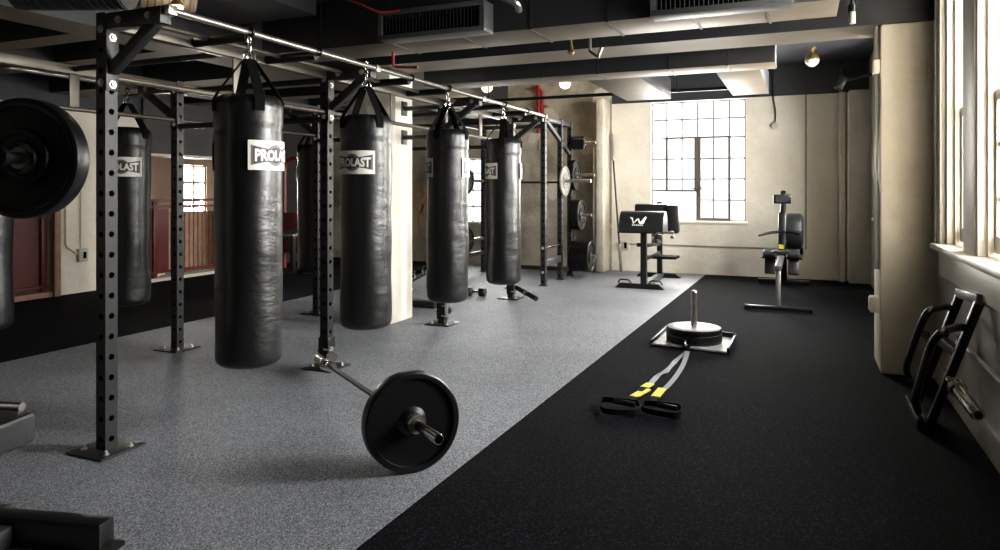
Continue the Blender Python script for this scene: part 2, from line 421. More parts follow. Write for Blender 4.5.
for (a, b) in BAYS:
    n = 4 if a < 1 or a > 6 else 4
    if a < 3: edges = [(4.62, 5.18), (3.52, 4.34), (2.42, 3.24)]
    else:
        w = (b - a - 3 * .18) / 4; edges = [(a + i * (w + .18), a + i * (w + .18) + w) for i in range(4)]
    edges.sort()
    for e in edges: sash_window(e[0], e[1], 0)
    bm = newbm()
    for i in range(len(edges) - 1):
        bx(bm, XR - .0, XR + .28, edges[i][1], edges[i + 1][0], SILL, HEAD)
        bx(bm, XR - .010, XR - .0, edges[i][1] - .0, edges[i + 1][0] + .0, SILL, HEAD, .004)
    bx(bm, XR - .035, XR, b, b + .10, SILL, HEAD + .1, .006); bx(bm, XR - .05, XR, b + .075, b + .10, SILL, HEAD + .1, .004); bx(bm, XR - .035, XR, a - .085, a, SILL, HEAD + .1, .006)
    bx(bm, XR - .035, XR, a, b, HEAD, HEAD + .1, .006)
    struct('trim_6', bm, 'trimw')
    bm = newbm(); bx(bm, XR - .075, XR + .30, a - .11, b + .11, SILL - .035, SILL + .002, .008)
    bx(bm, XR - .028, XR, a - .085, b + .085, SILL - .20, SILL - .035, .004); struct('trim_7', bm, 'trimw')
# raised lower wall skirting of the right wall
bm = newbm(); bx(bm, XR - .02, XR, YF, .25, 0, .14, .004); bx(bm, XR - .02, XR, .7, 5.49, 0, .14, .004); struct('baseboard_right', bm, 'panelw')

# back window: steel frame with hopper vents
def steel_window(num, x0, x1, z0, z1, cols, rows, vents, y=YB + .09):
    root = bpy.data.objects.new('window_%d' % num, None); C.objects.link(root); root.location = ((x0 + x1) / 2, y, z0); root['kind'] = 'structure'
    bm = newbm()
    bx(bm, x0, x0 + .02, y - .02, y + .02, z0, z1); bx(bm, x1 - .02, x1, y - .02, y + .02, z0, z1)
    bx(bm, x0, x1, y - .02, y + .02, z0, z0 + .02); bx(bm, x0, x1, y - .02, y + .02, z1 - .02, z1)
    f = obj('window_frame', bm, 'muntin', root)
    w = (x1 - x0) / cols
    bm = newbm()
    zb = vents[0][2] if vents else z0
    for i in range(1, cols): bx(bm, x0 + i * w - .011, x0 + i * w + .011, y - .013, y + .013, zb if i < cols / 2 else z0, z1)
    for k, zz in enumerate(rows): bx(bm, x0 if not vents or k < 4 else (x0 + x1) / 2, x1, y - .012, y + .012, zz - .011, zz + .011)
    if vents: bx(bm, x0, (x0 + x1) / 2, y - .018, y + .018, zb - .012, zb + .012); bx(bm, (x0 + x1) / 2 - .022, (x0 + x1) / 2 + .022, y - .03, y + .02, z0, rows[1])
    obj('muntin', bm, 'muntin', root)
    for (a, b, c, d) in vents:
        bm = newbm(); t = .02; ya, yb = y - .03, y - .005
        bx(bm, a - t, a + t, ya, yb, c, d); bx(bm, b - t, b + t, ya, yb, c, d); bx(bm, a - t, b + t, ya, yb, c - t, c + t * .4); bx(bm, a - t, b + t, ya, yb, d - t * .4, d + t)
        obj('vent_sash', bm, 'muntin', root)
    bm = newbm(); bx(bm, x0, x1, y + .002, y + .006, z0, z1); obj('pane', bm, 'glass', root)
    return root
sx = (WX1 - WX0) / 6
rz = [aty(700, v, YB).z for v in (118.5, 137.5, 158.5, 179, 200)]
bw = steel_window(40, WX0, WX1, WZ0, WZ1, 6, rz, [(WX0 + sx, WX0 + 3 * sx - .03, aty(680, 190.5, YB).z, rz[1]), (WX0 + 3 * sx + .03, WX0 + 5 * sx, WZ0 + .04, rz[1])])
bm = newbm(); bx(bm, WX0 + 3 * sx - .1, WX0 + 3 * sx + .06, YB + .02, YB + .05, rz[3] - .15, rz[3] - .13, .004); tube(bm, (WX0 + 3 * sx + .04, YB + .04, rz[3] - .10), (WX0 + 3 * sx + .09, YB + .0, rz[3] - .2), .01, 8); obj('latch_handle', bm, 'muntin', bw)
bm = newbm(); bx(bm, WX0 - .03, WX1 + .03, YB - .03, YB + T, WZ0 - .04, WZ0, .006); struct('trim_8', bm, 'cream')
steel_window(41, -5.55, -4.62, .70, 1.80, 3, [.98, 1.26, 1.54], [])

# left wall with two openings to the side hall
bm = newbm()
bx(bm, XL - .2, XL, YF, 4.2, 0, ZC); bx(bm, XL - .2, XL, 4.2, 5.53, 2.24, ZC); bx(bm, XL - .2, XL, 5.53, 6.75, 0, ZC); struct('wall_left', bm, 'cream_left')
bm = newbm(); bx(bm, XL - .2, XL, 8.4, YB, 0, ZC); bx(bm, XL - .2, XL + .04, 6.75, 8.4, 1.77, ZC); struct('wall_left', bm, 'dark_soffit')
bm = newbm(); bx(bm, XL - .25, XL + .01, 6.75, 8.4, 1.735, 1.77); bx(bm, XL - .25, XL + .03, 6.75, 8.4, 0, .045); struct('trim_9', bm, 'trimw')
bm = newbm(); bx(bm, XL + .0, XL + .06, 5.52, 5.60, 0, 2.24, .01); bx(bm, XL - .2, XL + .02, 4.2, 5.53, 0, .06); struct('trim_10', bm, 'curtain')
# side hall beyond: floor, far wall with window, end walls
bm = newbm(); bx(bm, XL - 2.4, XL - .2, 3.6, YB + .6, -.05, 0); struct('floor', bm, 'hall_floor')
HX = -10.3
bm = newbm(); a0, a1, c0, c1 = 9.33, 9.90, .72, 1.72
bx(bm, HX - .2, HX, 3.6, a0, 0, ZC); bx(bm, HX - .2, HX, a1, YB + .6, 0, ZC); bx(bm, HX - .2, HX, a0, a1, 0, c0); bx(bm, HX - .2, HX, a0, a1, c1, ZC); struct('wall_left', bm, 'lobby')
bm = newbm(); bx(bm, HX - .2, XL - .2, 3.5, 3.6, 0, ZC); bx(bm, HX - .2, XL - .2, YB + .5, YB + .6, 0, ZC); struct('wall_left', bm, 'lobby')
root = bpy.data.objects.new('window_42', None); C.objects.link(root); root.location = (HX, (a0 + a1) / 2, c0); root['kind'] = 'structure'
bm = newbm()
for y in (a0, (a0 + a1) / 2 - .015, a1 - .04): bx(bm, HX - .08, HX - .03, y, y + .04, c0, c1)
for z in (c0, c0 + .33, c0 + .66, c1 - .04): bx(bm, HX - .08, HX - .03, a0, a1, z, z + .035)
obj('window_frame', bm, 'trimw', root)
bm = newbm(); bx(bm, HX - .06, HX - .055, a0, a1, c0, c1); obj('pane', bm, 'glass', root)
# curtain like timber boarding below hall window
bm = newbm()
for i in range(14):
    y = 7.62 + i * .085; bx(bm, XL - .55, XL - .52, y, y + .06, 0, .93)
tag(obj('slatted_panel', bm, 'curtain'), 'pinkish vertical slats behind the dark red railing, below the small hall window', 'panel')
# red railings
def railing(y0, y1, x, posts, label, solid, rails=(1.03, 1.12)):
    t = thing('railing', label, 'railing', (x, (y0 + y1) / 2, 0), None)
    for y in posts:
        bm = newbm(); bx(bm, x - .025, x + .025, y - .03, y + .03, 0, rails[1], .004); obj('post', bm, 'red', t)
    for z in rails + (.12,):
        bm = newbm(); bx(bm, x - .015, x + .015, y0, y1, z - .018, z + .018); obj('rail', bm, 'red', t)
    if solid:
        bm = newbm(); bx(bm, x - .03, x - .018, y0, y1, .14, rails[0] - .02)
        for i in range(int((y1 - y0) / .33)): bx(bm, x - .018, x - .008, y0 + .33 * i + .1, y0 + .33 * i + .12, .14, rails[0] - .02)
        obj('infill_panel', bm, 'red', t)
    elif 0:
        n = int((y1 - y0) / .085)
        for i in range(n):
            bm = newbm(); y = y0 + (i + .5) * (y1 - y0) / n; bx(bm, x - .008, x + .008, y - .010, y + .010, .13, rails[0]); obj('baluster', bm, 'red', t)
    return t
railing(4.2, 5.51, XL - .05, (4.23, 5.45), 'dark red solid railing in the opening beside the pale wall', True)
r2 = railing(6.76, 8.38, XL - .05, (7.0, 8.35), 'dark red railing with thin bars before the bright hall window', False)
bm = newbm(); bx(bm, XL - .08, XL - .06, 6.76, 7.25, .14, 1.0); obj('infill_panel', bm, 'red', r2)

# conduits and boxes fixed to walls
def conduit(pts, r, label, m='cream', group=None):
    bm = newbm(); sweep(bm, round_path(pts, .05), r, 8); return single('conduit', bm, m, label, 'conduit', group)
conduit([(-2.5, YB - .014, .425), (-.02, YB - .014, .425)], .011, 'thin conduit running level along the cream wall below the big window', 'panelw')
cx = aty(806, 150, YB).x
conduit([(cx, YB - .014, .42), (cx, YB - .014, 2.62)], .012, 'thin upright conduit on the back wall behind the rower', 'panelw')
def outlet(p, nrm, label, w=.11, h=.13, slots=True):
    t = thing('outlet_box', label, 'outlet', (p[0], p[1], p[2] - h / 2))
    bm = newbm()
    if nrm == 'y': bx(bm, p[0] - w / 2, p[0] + w / 2, p[1] - .055, p[1], p[2] - h / 2, p[2] + h / 2, .008)
    else:
        s = 1 if nrm == 'x' else -1; bx(bm, p[0], p[0] + s * .055, p[1] - w / 2, p[1] + w / 2, p[2] - h / 2, p[2] + h / 2, .008)
    obj('case', bm, 'beigeb', t)
    bm = newbm()
    if nrm == 'y': bx(bm, p[0] + .0, p[0] + .04, p[1] - .059, p[1] - .054, p[2] - .045, p[2] + .045)
    else: s = 1 if nrm == 'x' else -1; bx(bm, p[0] + s * .054, p[0] + s * .059, p[1] - .01, p[1] + .03, p[2] - .04, p[2] + .04)
    obj('socket_face', bm, 'dark_in', t)
    return t
outlet(tuple(aty(625, 245, YB)), 'y', 'beige outlet box left of the pads, low on the cream wall', .14, .12)
outlet(tuple(aty(800, 251, YB)), 'y', 'beige outlet box on the back wall behind the rower', .13, .13)
outlet(tuple(atx(81, 255, XL)), 'x', 'small pale outlet box on the painted side wall behind the rig post', .12, .16)
conduit([tuple(atx(66, 150, XL + .014)), tuple(atx(66, 246, XL + .014)), tuple(atx(78, 254, XL + .014))], .014, 'curved pale conduit dropping to the small outlet on the side wall', 'cream_left')
conduit([tuple(atx(81, 150, XL + .014)), tuple(atx(81, 248, XL + .014))], .010, 'straight thin conduit above the small outlet on the side wall', 'cream_left')
# pier conduits and box
conduit([(.475, 5.54, .72), (.475, 5.54, 1.25), (.455, 5.54, 1.45), (.475, 5.54, 1.75), (.472, 5.54, 2.42)], .016, 'pale bent conduit up the left edge of the near pier', 'panelw')
conduit([(.474, 5.62, .75), (.474, 5.62, 2.42)], .013, 'straight thin conduit behind the bent one on the pier', 'panelw')
bm = newbm(); bx(bm, .43, .49, 5.50, 5.60, .42, .53, .006); bx(bm, .424, .431, 5.51, 5.59, .43, .52, .003)
single('junction_box', bm, 'cream_pier', 'pale junction box low on the side of the near pier', 'junction box')
bm = newbm(); bx(bm, .45, .49, 5.50, 5.58, 2.08, 2.18, .006)
single('junction_box', bm, 'cream_pier', 'pale junction box high on the side of the near pier', 'junction box')
# conduit on the right wall under the sill
a, b = atx(972, 353, XR - .012), atx(1000, 382, XR - .012)
conduit([(a.x, a.y + .35, a.z), (a.x, 1.0, a.z)], .012, 'level pale conduit on the wall under the right windows', 'trimw')
# hanging round box on the back wall
t = thing('pendant_socket', 'small round pale box hanging on a black cable right of the big window', 'socket', tuple(aty(775, 126, YB)))
p = aty(775, 126, YB)
bm = newbm(); lathe(bm, (p.x, YB, p.z), (0, -1, 0), [(0, .052), (.035, .052), (.045, .04)], 20); obj('round_box', bm, 'beigeb', t)
bm = newbm(); sweep(bm, smooth_path([(p.x, YB - .02, p.z + .04), (p.x + .01, YB - .025, p.z + .2), (p.x - .02, YB - .025, 2.62), (p.x - .02, YB - .03, 3.0)]), .009, 6); obj('cable', bm, 'black', t)

# ================================================================== DUCTS, PIPES, LIGHTS UNDER THE CEILING
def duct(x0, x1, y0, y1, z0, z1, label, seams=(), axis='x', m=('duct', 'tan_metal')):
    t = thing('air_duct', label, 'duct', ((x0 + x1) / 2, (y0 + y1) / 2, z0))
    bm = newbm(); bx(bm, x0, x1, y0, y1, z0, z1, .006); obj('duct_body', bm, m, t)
    for s in seams:
        bm = newbm(); e = .006; w = .008
        if axis == 'x': bx(bm, s - w, s + w, y0 - e, y1 + e, z0 - e, z1 + e)
        else: bx(bm, x0 - e, x1 + e, s - w, s + w, z0 - e, z1 + e)
        obj('seam', bm, m, t)
    return t
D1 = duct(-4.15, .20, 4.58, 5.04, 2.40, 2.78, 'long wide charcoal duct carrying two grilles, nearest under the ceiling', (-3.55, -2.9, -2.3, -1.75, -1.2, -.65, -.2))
def grille(x0, x1, y, z0, z1):
    bm = newbm(); f = .035
    bx(bm, x0, x1, y - .16, y, z0, z0 + f, .003); bx(bm, x0, x1, y - .16, y, z1 - f, z1, .003); bx(bm, x0, x0 + f, y - .16, y, z0 + f, z1 - f); bx(bm, x1 - f, x1, y - .16, y, z0 + f, z1 - f)
    g = obj('grille', bm, 'grille_m', D1)
    bm = newbm(); n = int((x1 - x0) / .028)
    for i in range(1, n): x = x0 + i * (x1 - x0) / n; box(bm, (x, y - .13, (z0 + z1) / 2), (.004, .05, z1 - z0 - 2 * f), Matrix.Rotation(.5, 4, 'Z'))
    obj('louvres', bm, 'beam', g)
    bm = newbm(); bx(bm, x0 + f, x1 - f, y - .03, y - .01, z0 + f, z1 - f); obj('backing', bm, 'dark_in', g)
ga = aty(378, 38, 4.42); gb = aty(484, 28, 4.42); grille(ga.x, gb.x, 4.58, 2.385, 2.60)
gc, gd = aty(650, 16, 4.42), aty(793, 2, 4.42); grille(gc.x, gd.x, 4.58, 2.367, 2.60)
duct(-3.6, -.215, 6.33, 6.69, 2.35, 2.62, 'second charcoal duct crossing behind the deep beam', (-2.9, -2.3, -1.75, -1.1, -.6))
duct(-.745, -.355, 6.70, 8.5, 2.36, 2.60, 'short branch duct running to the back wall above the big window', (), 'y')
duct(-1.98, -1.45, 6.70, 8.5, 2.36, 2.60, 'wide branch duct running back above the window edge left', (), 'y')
duct(-4.40, -3.45, .9, 4.4, 2.62, 2.95, 'broad duct running away over the near end of the rig', (2.0, 3.2), 'y', 'duct')
# spiral duct top left
p, q = V((-3.9, 2.05, 2.30)), V((-2.47, 2.36, 2.29))
def ribbed(name, p, q, r, label, m):
    bm = newbm(); d = q - p; L = d.length; prof = [(0, r * .9)]; n = int(L / .035)
    for i in range(n):
        a = L * i / n; st_ = L / n; prof += [(a + .1 * st_, r), (a + .7 * st_, r), (a + .8 * st_, r * .955), (a + .98 * st_, r * .955)]
    prof.append((L, r * .9)); lathe(bm, p, d, prof, 28)
    return single(name, bm, m, label, 'duct')
pa, pb = fl(20, -2, 2.27), fl(205, -4, 2.27)
ribbed('flexible_duct', fl(18, -14, 2.30), fl(128, -14, 2.30), .12, 'dark ribbed round duct at the top edge, over the near rig post', 'duct')
ribbed('flexible_duct', fl(140, -14, 2.42), fl(196, -7, 2.42), .115, 'pale ribbed round duct end beside the lit lamp', 'flex')
# black sprinkler pipe with drops
pp = [fl(395, 103, 2.46), fl(765, 82, 2.46)]
pp = [V((-4.5, 8.62, 2.47)), V((-.38, 8.62, 2.47))]
t = thing('sprinkler_pipe', 'thin black pipe hung level across the room before the back wall', 'pipe', (-2.4, 8.62, 2.47))
bm = newbm(); tube(bm, pp[0], pp[1], .022, 10); obj('pipe_run', bm, 'black', t)
for x in (-3.9, -2.05, -1.4, -.45):
    bm = newbm(); tube(bm, (x, 8.62, 2.47), (x, 8.62, ZC), .010, 8); torus(bm, (x, 8.62, 2.47), (1, 0, 0), .026, .006, 12, 6); obj('hanger', bm, 'black', t)
# red pipes
bm = newbm(); x = -3.98
sweep(bm, round_path([(-2.96 - 1.02, YB - .06, 2.98), (-3.98, YB - .06, 2.2)], .05), .035, 10); sweep(bm, round_path([(-4.10, YB - .06, 2.92), (-3.93, YB - .06, 2.90), (-3.90, YB - .06, 2.2)], .06), .03, 10)
for z in (2.45, 2.62): bx(bm, -4.05, -3.84, YB - .09, YB, z, z + .03)
single('red_pipe', bm, 'redpipe', 'pair of red pipes on the bare concrete wall above the far rack', 'pipe')
q0, q1, q2 = fl(393, 52, 2.40), fl(393, 67, 2.3), fl(411, 74, 2.3)
bm = newbm(); sweep(bm, round_path([(q0.x, q0.y, 2.41), q1, q1 + V((.24, .0, -.02))], .05), .013, 10)
single('red_pipe', bm, 'redpipe', 'bent red pipe under the wide duct behind the outer rig rail', 'pipe')
bm = newbm()
sweep(bm, smooth_path([aty(340, -3, 4.2), aty(360, 4, 4.2), aty(380, 12, 4.25), aty(400, 10, 4.3)]), .008, 8)
single('red_cable', bm, 'redpipe', 'thin sagging red cable above the left grille', 'cable')
# hanging fluorescent holder / conduit drop by pier
p = fl(848, 30, 2.62)
p = V((.31, 5.35, 2.62))
t = thing('ceiling_drop', 'thin black rod with pale socket hanging by the near pier', 'socket', (p.x, p.y, p.z - .2))
bm = newbm(); tube(bm, (p.x, p.y, 2.50), (p.x, p.y, ZC), .012, 8); obj('rod', bm, 'black', t)
bm = newbm(); tube(bm, (p.x, p.y, 2.41), (p.x, p.y, 2.50), .020, 12); obj('socket', bm, 'beigeb', t)
bm = newbm(); tube(bm, (p.x, p.y, 2.49), (p.x, p.y, 2.54), .026, 12); obj('collar', bm, 'black', t)
# bent bracket under the wide duct
g1, g2, g3 = aty(590, 40, 5.15), aty(590, 52, 5.15), aty(607, 63, 5.15)
bm = newbm(); sweep(bm, round_path([(g1.x, 5.15, ZC), g2, V((g3.x, 4.9, g3.z)), V((g3.x + .03, 4.9, g3.z + .07))], .02), .012, 8)
single('pipe_bracket', bm, 'steel', 'small bent metal bracket hanging under the wide duct', 'bracket')
g1 = aty(571, 46, 5.2)
bm = newbm(); tube(bm, (g1.x, 5.2, g1.z), (g1.x, 5.2, ZC), .01, 8); lathe(bm, (g1.x, 5.2, g1.z - .07), (0, 0, 1), [(0, .012), (.02, .028), (.07, .016)], 12)
single('sprinkler', bm, 'brass', 'small brass sprinkler head below the deep beam', 'sprinkler')
# bent pipe at top middle
bm = newbm(); sweep(bm, round_path([aty(495, -6, 4.2), aty(517, 3, 4.2), aty(519, 10, 4.3)], .05), .024, 10)
single('elbow_pipe', bm, 'steel', 'pale bent pipe end at the top edge right of the left grille', 'pipe')
# camera / speaker bracket above corner column
p = V((.50, 10.0, 2.62))
t = thing('wall_speaker', 'small dark tilted speaker hung high in the far corner', 'speaker', tuple(p))
bm = newbm(); box(bm, (p.x - .05, p.y, p.z + .02), (.10, .14, .17), Matrix.Rotation(.5, 4, 'Y'), .01); obj('case', bm, 'black', t)
bm = newbm(); bar(bm, (p.x, p.y, p.z + .04), (XR, p.y, p.z + .12), .03, .03); obj('arm', bm, 'black', t)
# globe lamps
def globe(p, lit, label, r=.085):
    t = thing('globe_lamp', label, 'lamp', (p[0], p[1], p[2] - r), 'globe ceiling lamps')
    bm = newbm(); lathe(bm, (p[0], p[1], p[2] - r), (0, 0, 1), [(r - r * math.cos(a), r * math.sin(a)) for a in [PI * .56 * i / 12 for i in range(13)]], 24)
    obj('glass_shade', bm, 'globe_lit' if lit else 'globe', t)
    bm = newbm(); lathe(bm, (p[0], p[1], p[2] - r), (0, 0, 1), [(r - r * 1.03 * math.cos(a), r * 1.03 * math.sin(a)) for a in [PI * (.5 + .42 * i / 10) for i in range(11)]], 24); obj('brass_cap', bm, 'brass', t)
    bm = newbm(); tube(bm, (p[0], p[1], p[2] + r * .9), (p[0], p[1], min(ZC, p[2] + .22)), .022, 12); lathe(bm, (p[0], p[1], min(ZC, p[2] + .22) - .02), (0, 0, 1), [(0, .05), (.02, .05)], 16); obj('mount', bm, 'brass', t)
    if lit:
        l = bpy.data.lights.new('lamp_light', 'POINT'); l.energy = 5 if r > .05 else 1.2; l.color = (1, .74, .45); l.shadow_soft_size = .09
        lo = bpy.data.objects.new('lamp_light', l); C.objects.link(lo); lo.location = (p[0], p[1], p[2] - r - .11)
    return t
def globe_at(u, v, zc, lit, label, r=.085):
    p = fl(u, v, zc); return globe((p.x, p.y, p.z), lit, label, r)
globe_at(812, 60, ZC - .15, False, 'unlit white globe lamp with brass cap on the dark ceiling by the pier')
globe_at(565, 83, ZC - .24, True, 'glowing globe lamp before the bare concrete wall above the far rack')
globe_at(487, 87, ZC - .24, True, 'glowing globe lamp partly behind the outer rail of the rig')
gp = fl(177, 6, 2.30); globe((gp.x, gp.y, gp.z), True, 'glowing globe lamp by the pale ribbed duct end', .035)

# ================================================================== TRAINING RIG
PW = .066; HP = 2.14
FX, RX = -3.14, -4.60
YS = (2.39, 4.12, 5.88, 7.58)
rig = thing('training_rig', 'long black steel rig of perforated posts carrying the hanging punching bags', 'rig', (FX, YS[0], 0))
def post_bm(x, y, z0, z1, w=PW, pitch=.1, hole=.0155, first=.05, seg=12):
    bm = newbm(); h = w / 2
    n = int((z1 - z0 - first) / pitch)
    zs = [z0 + first + pitch * i for i in range(n)]
    for (sx_, sy_, nx, ny) in ((1, 0, 0, -1), (0, 1, 1, 0), (-1, 0, 0, 1), (0, -1, -1, 0)):
        T_ = V((sx_, sy_, 0)); Nn = V((nx, ny, 0)); O = V((x, y, 0)) + Nn * h
        def P(a, z, d=0): return O + T_ * a + V((0, 0, z)) - Nn * d
        def quad(za, zb):
            bm.faces.new([bm.verts.new(P(a, z)) for a, z in ((-h, za), (h, za), (h, zb), (-h, zb))])
        prev = z0
        for z in zs:
            a, b = z - .03, z + .03
            if a > prev: quad(prev, a)
            prev = b
            inner = [(hole * math.cos(2 * PI * k / seg + PI / 4), z + hole * math.sin(2 * PI * k / seg + PI / 4)) for k in range(seg)]
            iv = [bm.verts.new(P(*c)) for c in inner]; dv = [bm.verts.new(P(c[0], c[1], .007)) for c in inner]
            corners = [(h, b), (-h, b), (-h, a), (h, a)]
            cv = [bm.verts.new(P(*c)) for c in corners]
            q = seg // 4
            for k in range(4):
                bm.faces.new([cv[k]] + [iv[(k * q + j) % seg] for j in range(0, q + 1)] + [cv[(k + 1) % 4]])
            skin(bm, iv, dv)
        if prev < z1: quad(prev, z1)
    bm.faces.new([bm.verts.new((x + a * h, y + b * h, z1)) for a, b in ((-1, -1), (1, -1), (1, 1), (-1, 1))])
    for v in bx(bm, x - h + .006, x + h - .006, y - h + .006, y + h - .006, z0, z1 - .01):  # dark core added to colour in the shade inside the holes
        for f in v.link_faces: f.material_index = 1
    bmesh.ops.remove_doubles(bm, verts=bm.verts, dist=1e-5)
    return bm
def bolt(bm, p, nrm, r=.014, t=.012):
    lathe(bm, V(p), nrm, [(0, r * 1.5), (.003, r * 1.5), (.003, r), (t, r * .85)], 6)
for fx in (FX, RX):
    for i, y in enumerate(YS):
        po = obj('post', post_bm(fx, y, .008, HP), ['post', 'dark_in'], rig, 30)
        bm = newbm(); bx(bm, fx - .125, fx + .125, y - .125, y + .12, 0, .010, .002)
        bp = obj('base_plate', bm, 'post', po)
        for (a, b) in ((-.08, -.06), (.085, -.07), (.09, .06)):
            bm = newbm(); lathe(bm, (fx + a, y + b, .010), (0, 0, 1), [(0, .016), (.004, .016), (.004, .010), (.02, .008)], 8); obj('bolt', bm, 'zinc', po)
# top beams, pull-up bars, hanger strips
for fx in (FX, RX):
    for i in range(3):
        a, b = YS[i] + PW / 2, YS[i + 1] - PW / 2
        bm = newbm(); bx(bm, fx - .03, fx + .03, a, b, HP - .075, HP - .012, .004); obj('top_beam', bm, 'tan_steel', rig)  # the lit tan look of these beams is put into the colour
        bm = newbm(); tube(bm, (fx, a, 1.83), (fx, b, 1.83), .016, 14); obj('pull_up_bar', bm, 'tan_steel', rig)
        m_ = (a + b) / 2
        bm = newbm(); bx(bm, fx - .006, fx + .006, m_ - .035, m_ + .035, 1.82, HP - .012, .002); obj('hanger_strip', bm, 'tan_steel', rig)
    bm = newbm(); xi = fx + (.15 if fx == FX else -.15); tube(bm, (xi, YS[0] + .033, HP - .035), (xi, YS[3] - .033, HP - .035), .014, 12); obj('inner_rail', bm, 'tan_steel', rig)
    # near bay in front of the camera side
    bm = newbm(); bx(bm, fx - .03, fx + .03, YS[0] - 1.7, YS[0] - PW / 2, HP - .075, HP - .012, .004)
    if fx == RX: obj('top_beam', bm, 'tan_steel', rig)
    else: bm.free()
# cross members between the rows
def cross(x0, x1, y, z, r=.022):
    bm = newbm(); tube(bm, (x0, y, z), (x1, y, z), r, 14); obj('cross_bar', bm, 'post', rig)
for y in (YS[1], YS[3]):
    for z in (2.06, 1.78): cross(RX + PW / 2, FX - PW / 2, y, z)
for z in (2.06, 1.78):
    cross(-3.565, FX - PW / 2, YS[2], z); cross(RX + PW / 2, -4.07, YS[2], z)
    bm = newbm(); bx(bm, -3.565, -3.553, YS[2] - .05, YS[2] + .05, z - .07, z + .07, .003); obj('wall_flange', bm, 'post', rig)
for y in (3.24, 6.75): cross(RX + .03, FX - .03, y, 2.10, .018)
# outriggers holding the outer bag rails
def bracket(fx, y, s):
    xo = fx + s * (.418 if s > 0 else .43)
    bm = newbm(); bx(bm, fx + s * PW / 2, xo - s * .02, y - .032, y + .032, HP - .085, HP - .005, .004); a = obj('bracket_arm', bm, 'post', rig)
    bm = newbm(); bar(bm, (fx + s * .04, y, 1.86), (xo - s * .08, y, HP - .07), .045, .055, .004); obj('bracket_brace', bm, 'post', rig)
    bm = newbm(); bx(bm, fx + s * (PW / 2), fx + s * (PW / 2 + .008), y - .034, y + .034, 1.76, HP - .02, .002); pl = obj('bracket_plate', bm, 'post', rig)
    for (yy, z) in ((y, HP - .12), (y, 1.79)):
        bm = newbm(); bolt(bm, (fx + s * (PW / 2 + .008), yy, z), (s, 0, 0)); obj('bolt', bm, 'zinc', pl)
    for (xx, z) in ((fx, HP - .08), (fx, 1.80), (fx + s * .12, HP - .045), (fx + s * .32, HP - .045)):
        yy = y - PW / 2 if xx == fx else y - .032
        bm = newbm(); bolt(bm, (xx, yy, z), (0, -1, 0)); obj('bolt', bm, 'zinc', a)
    bm = newbm(); bx(bm, xo - .022, xo + .022, y - .02, y + .03, HP - .046, HP - .0, .004); obj('rail_clamp', bm, 'steel', rig)
for fx, s in ((FX, 1), (RX, -1)):
    for y in YS: bracket(fx, y, s)
OX, ORX, OZ = FX + .418, RX - .43, HP - .022
for xo, ys, ye in ((OX, YS[0], YS[3]), (ORX, YS[0], YS[3])):
    bm = newbm(); tube(bm, (xo, ys, OZ), (xo, ye, OZ), .0165, 16); obj('bag_rail', bm, 'steel', rig)
BAGY = (2.87, 3.98, 5.19, 6.38)
for y in (2.905, 3.48, 4.58, 5.19, 6.38, 7.0):
    for fx, s in ((FX, 1), (RX, -1)):
        if s < 0 and y in (3.48, 4.58): continue
        xo = fx + s * .43
        bm = newbm(); tube(bm, (fx + s * .02, y, OZ - .022), (xo - s * .02, y, OZ - .022), .028, 14); a = obj('bag_arm', bm, 'black', rig)
        bm = newbm(); torus(bm, (xo, y, OZ), (0, 1, 0), .020, .009, 14, 8); obj('rail_collar', bm, 'black', a)

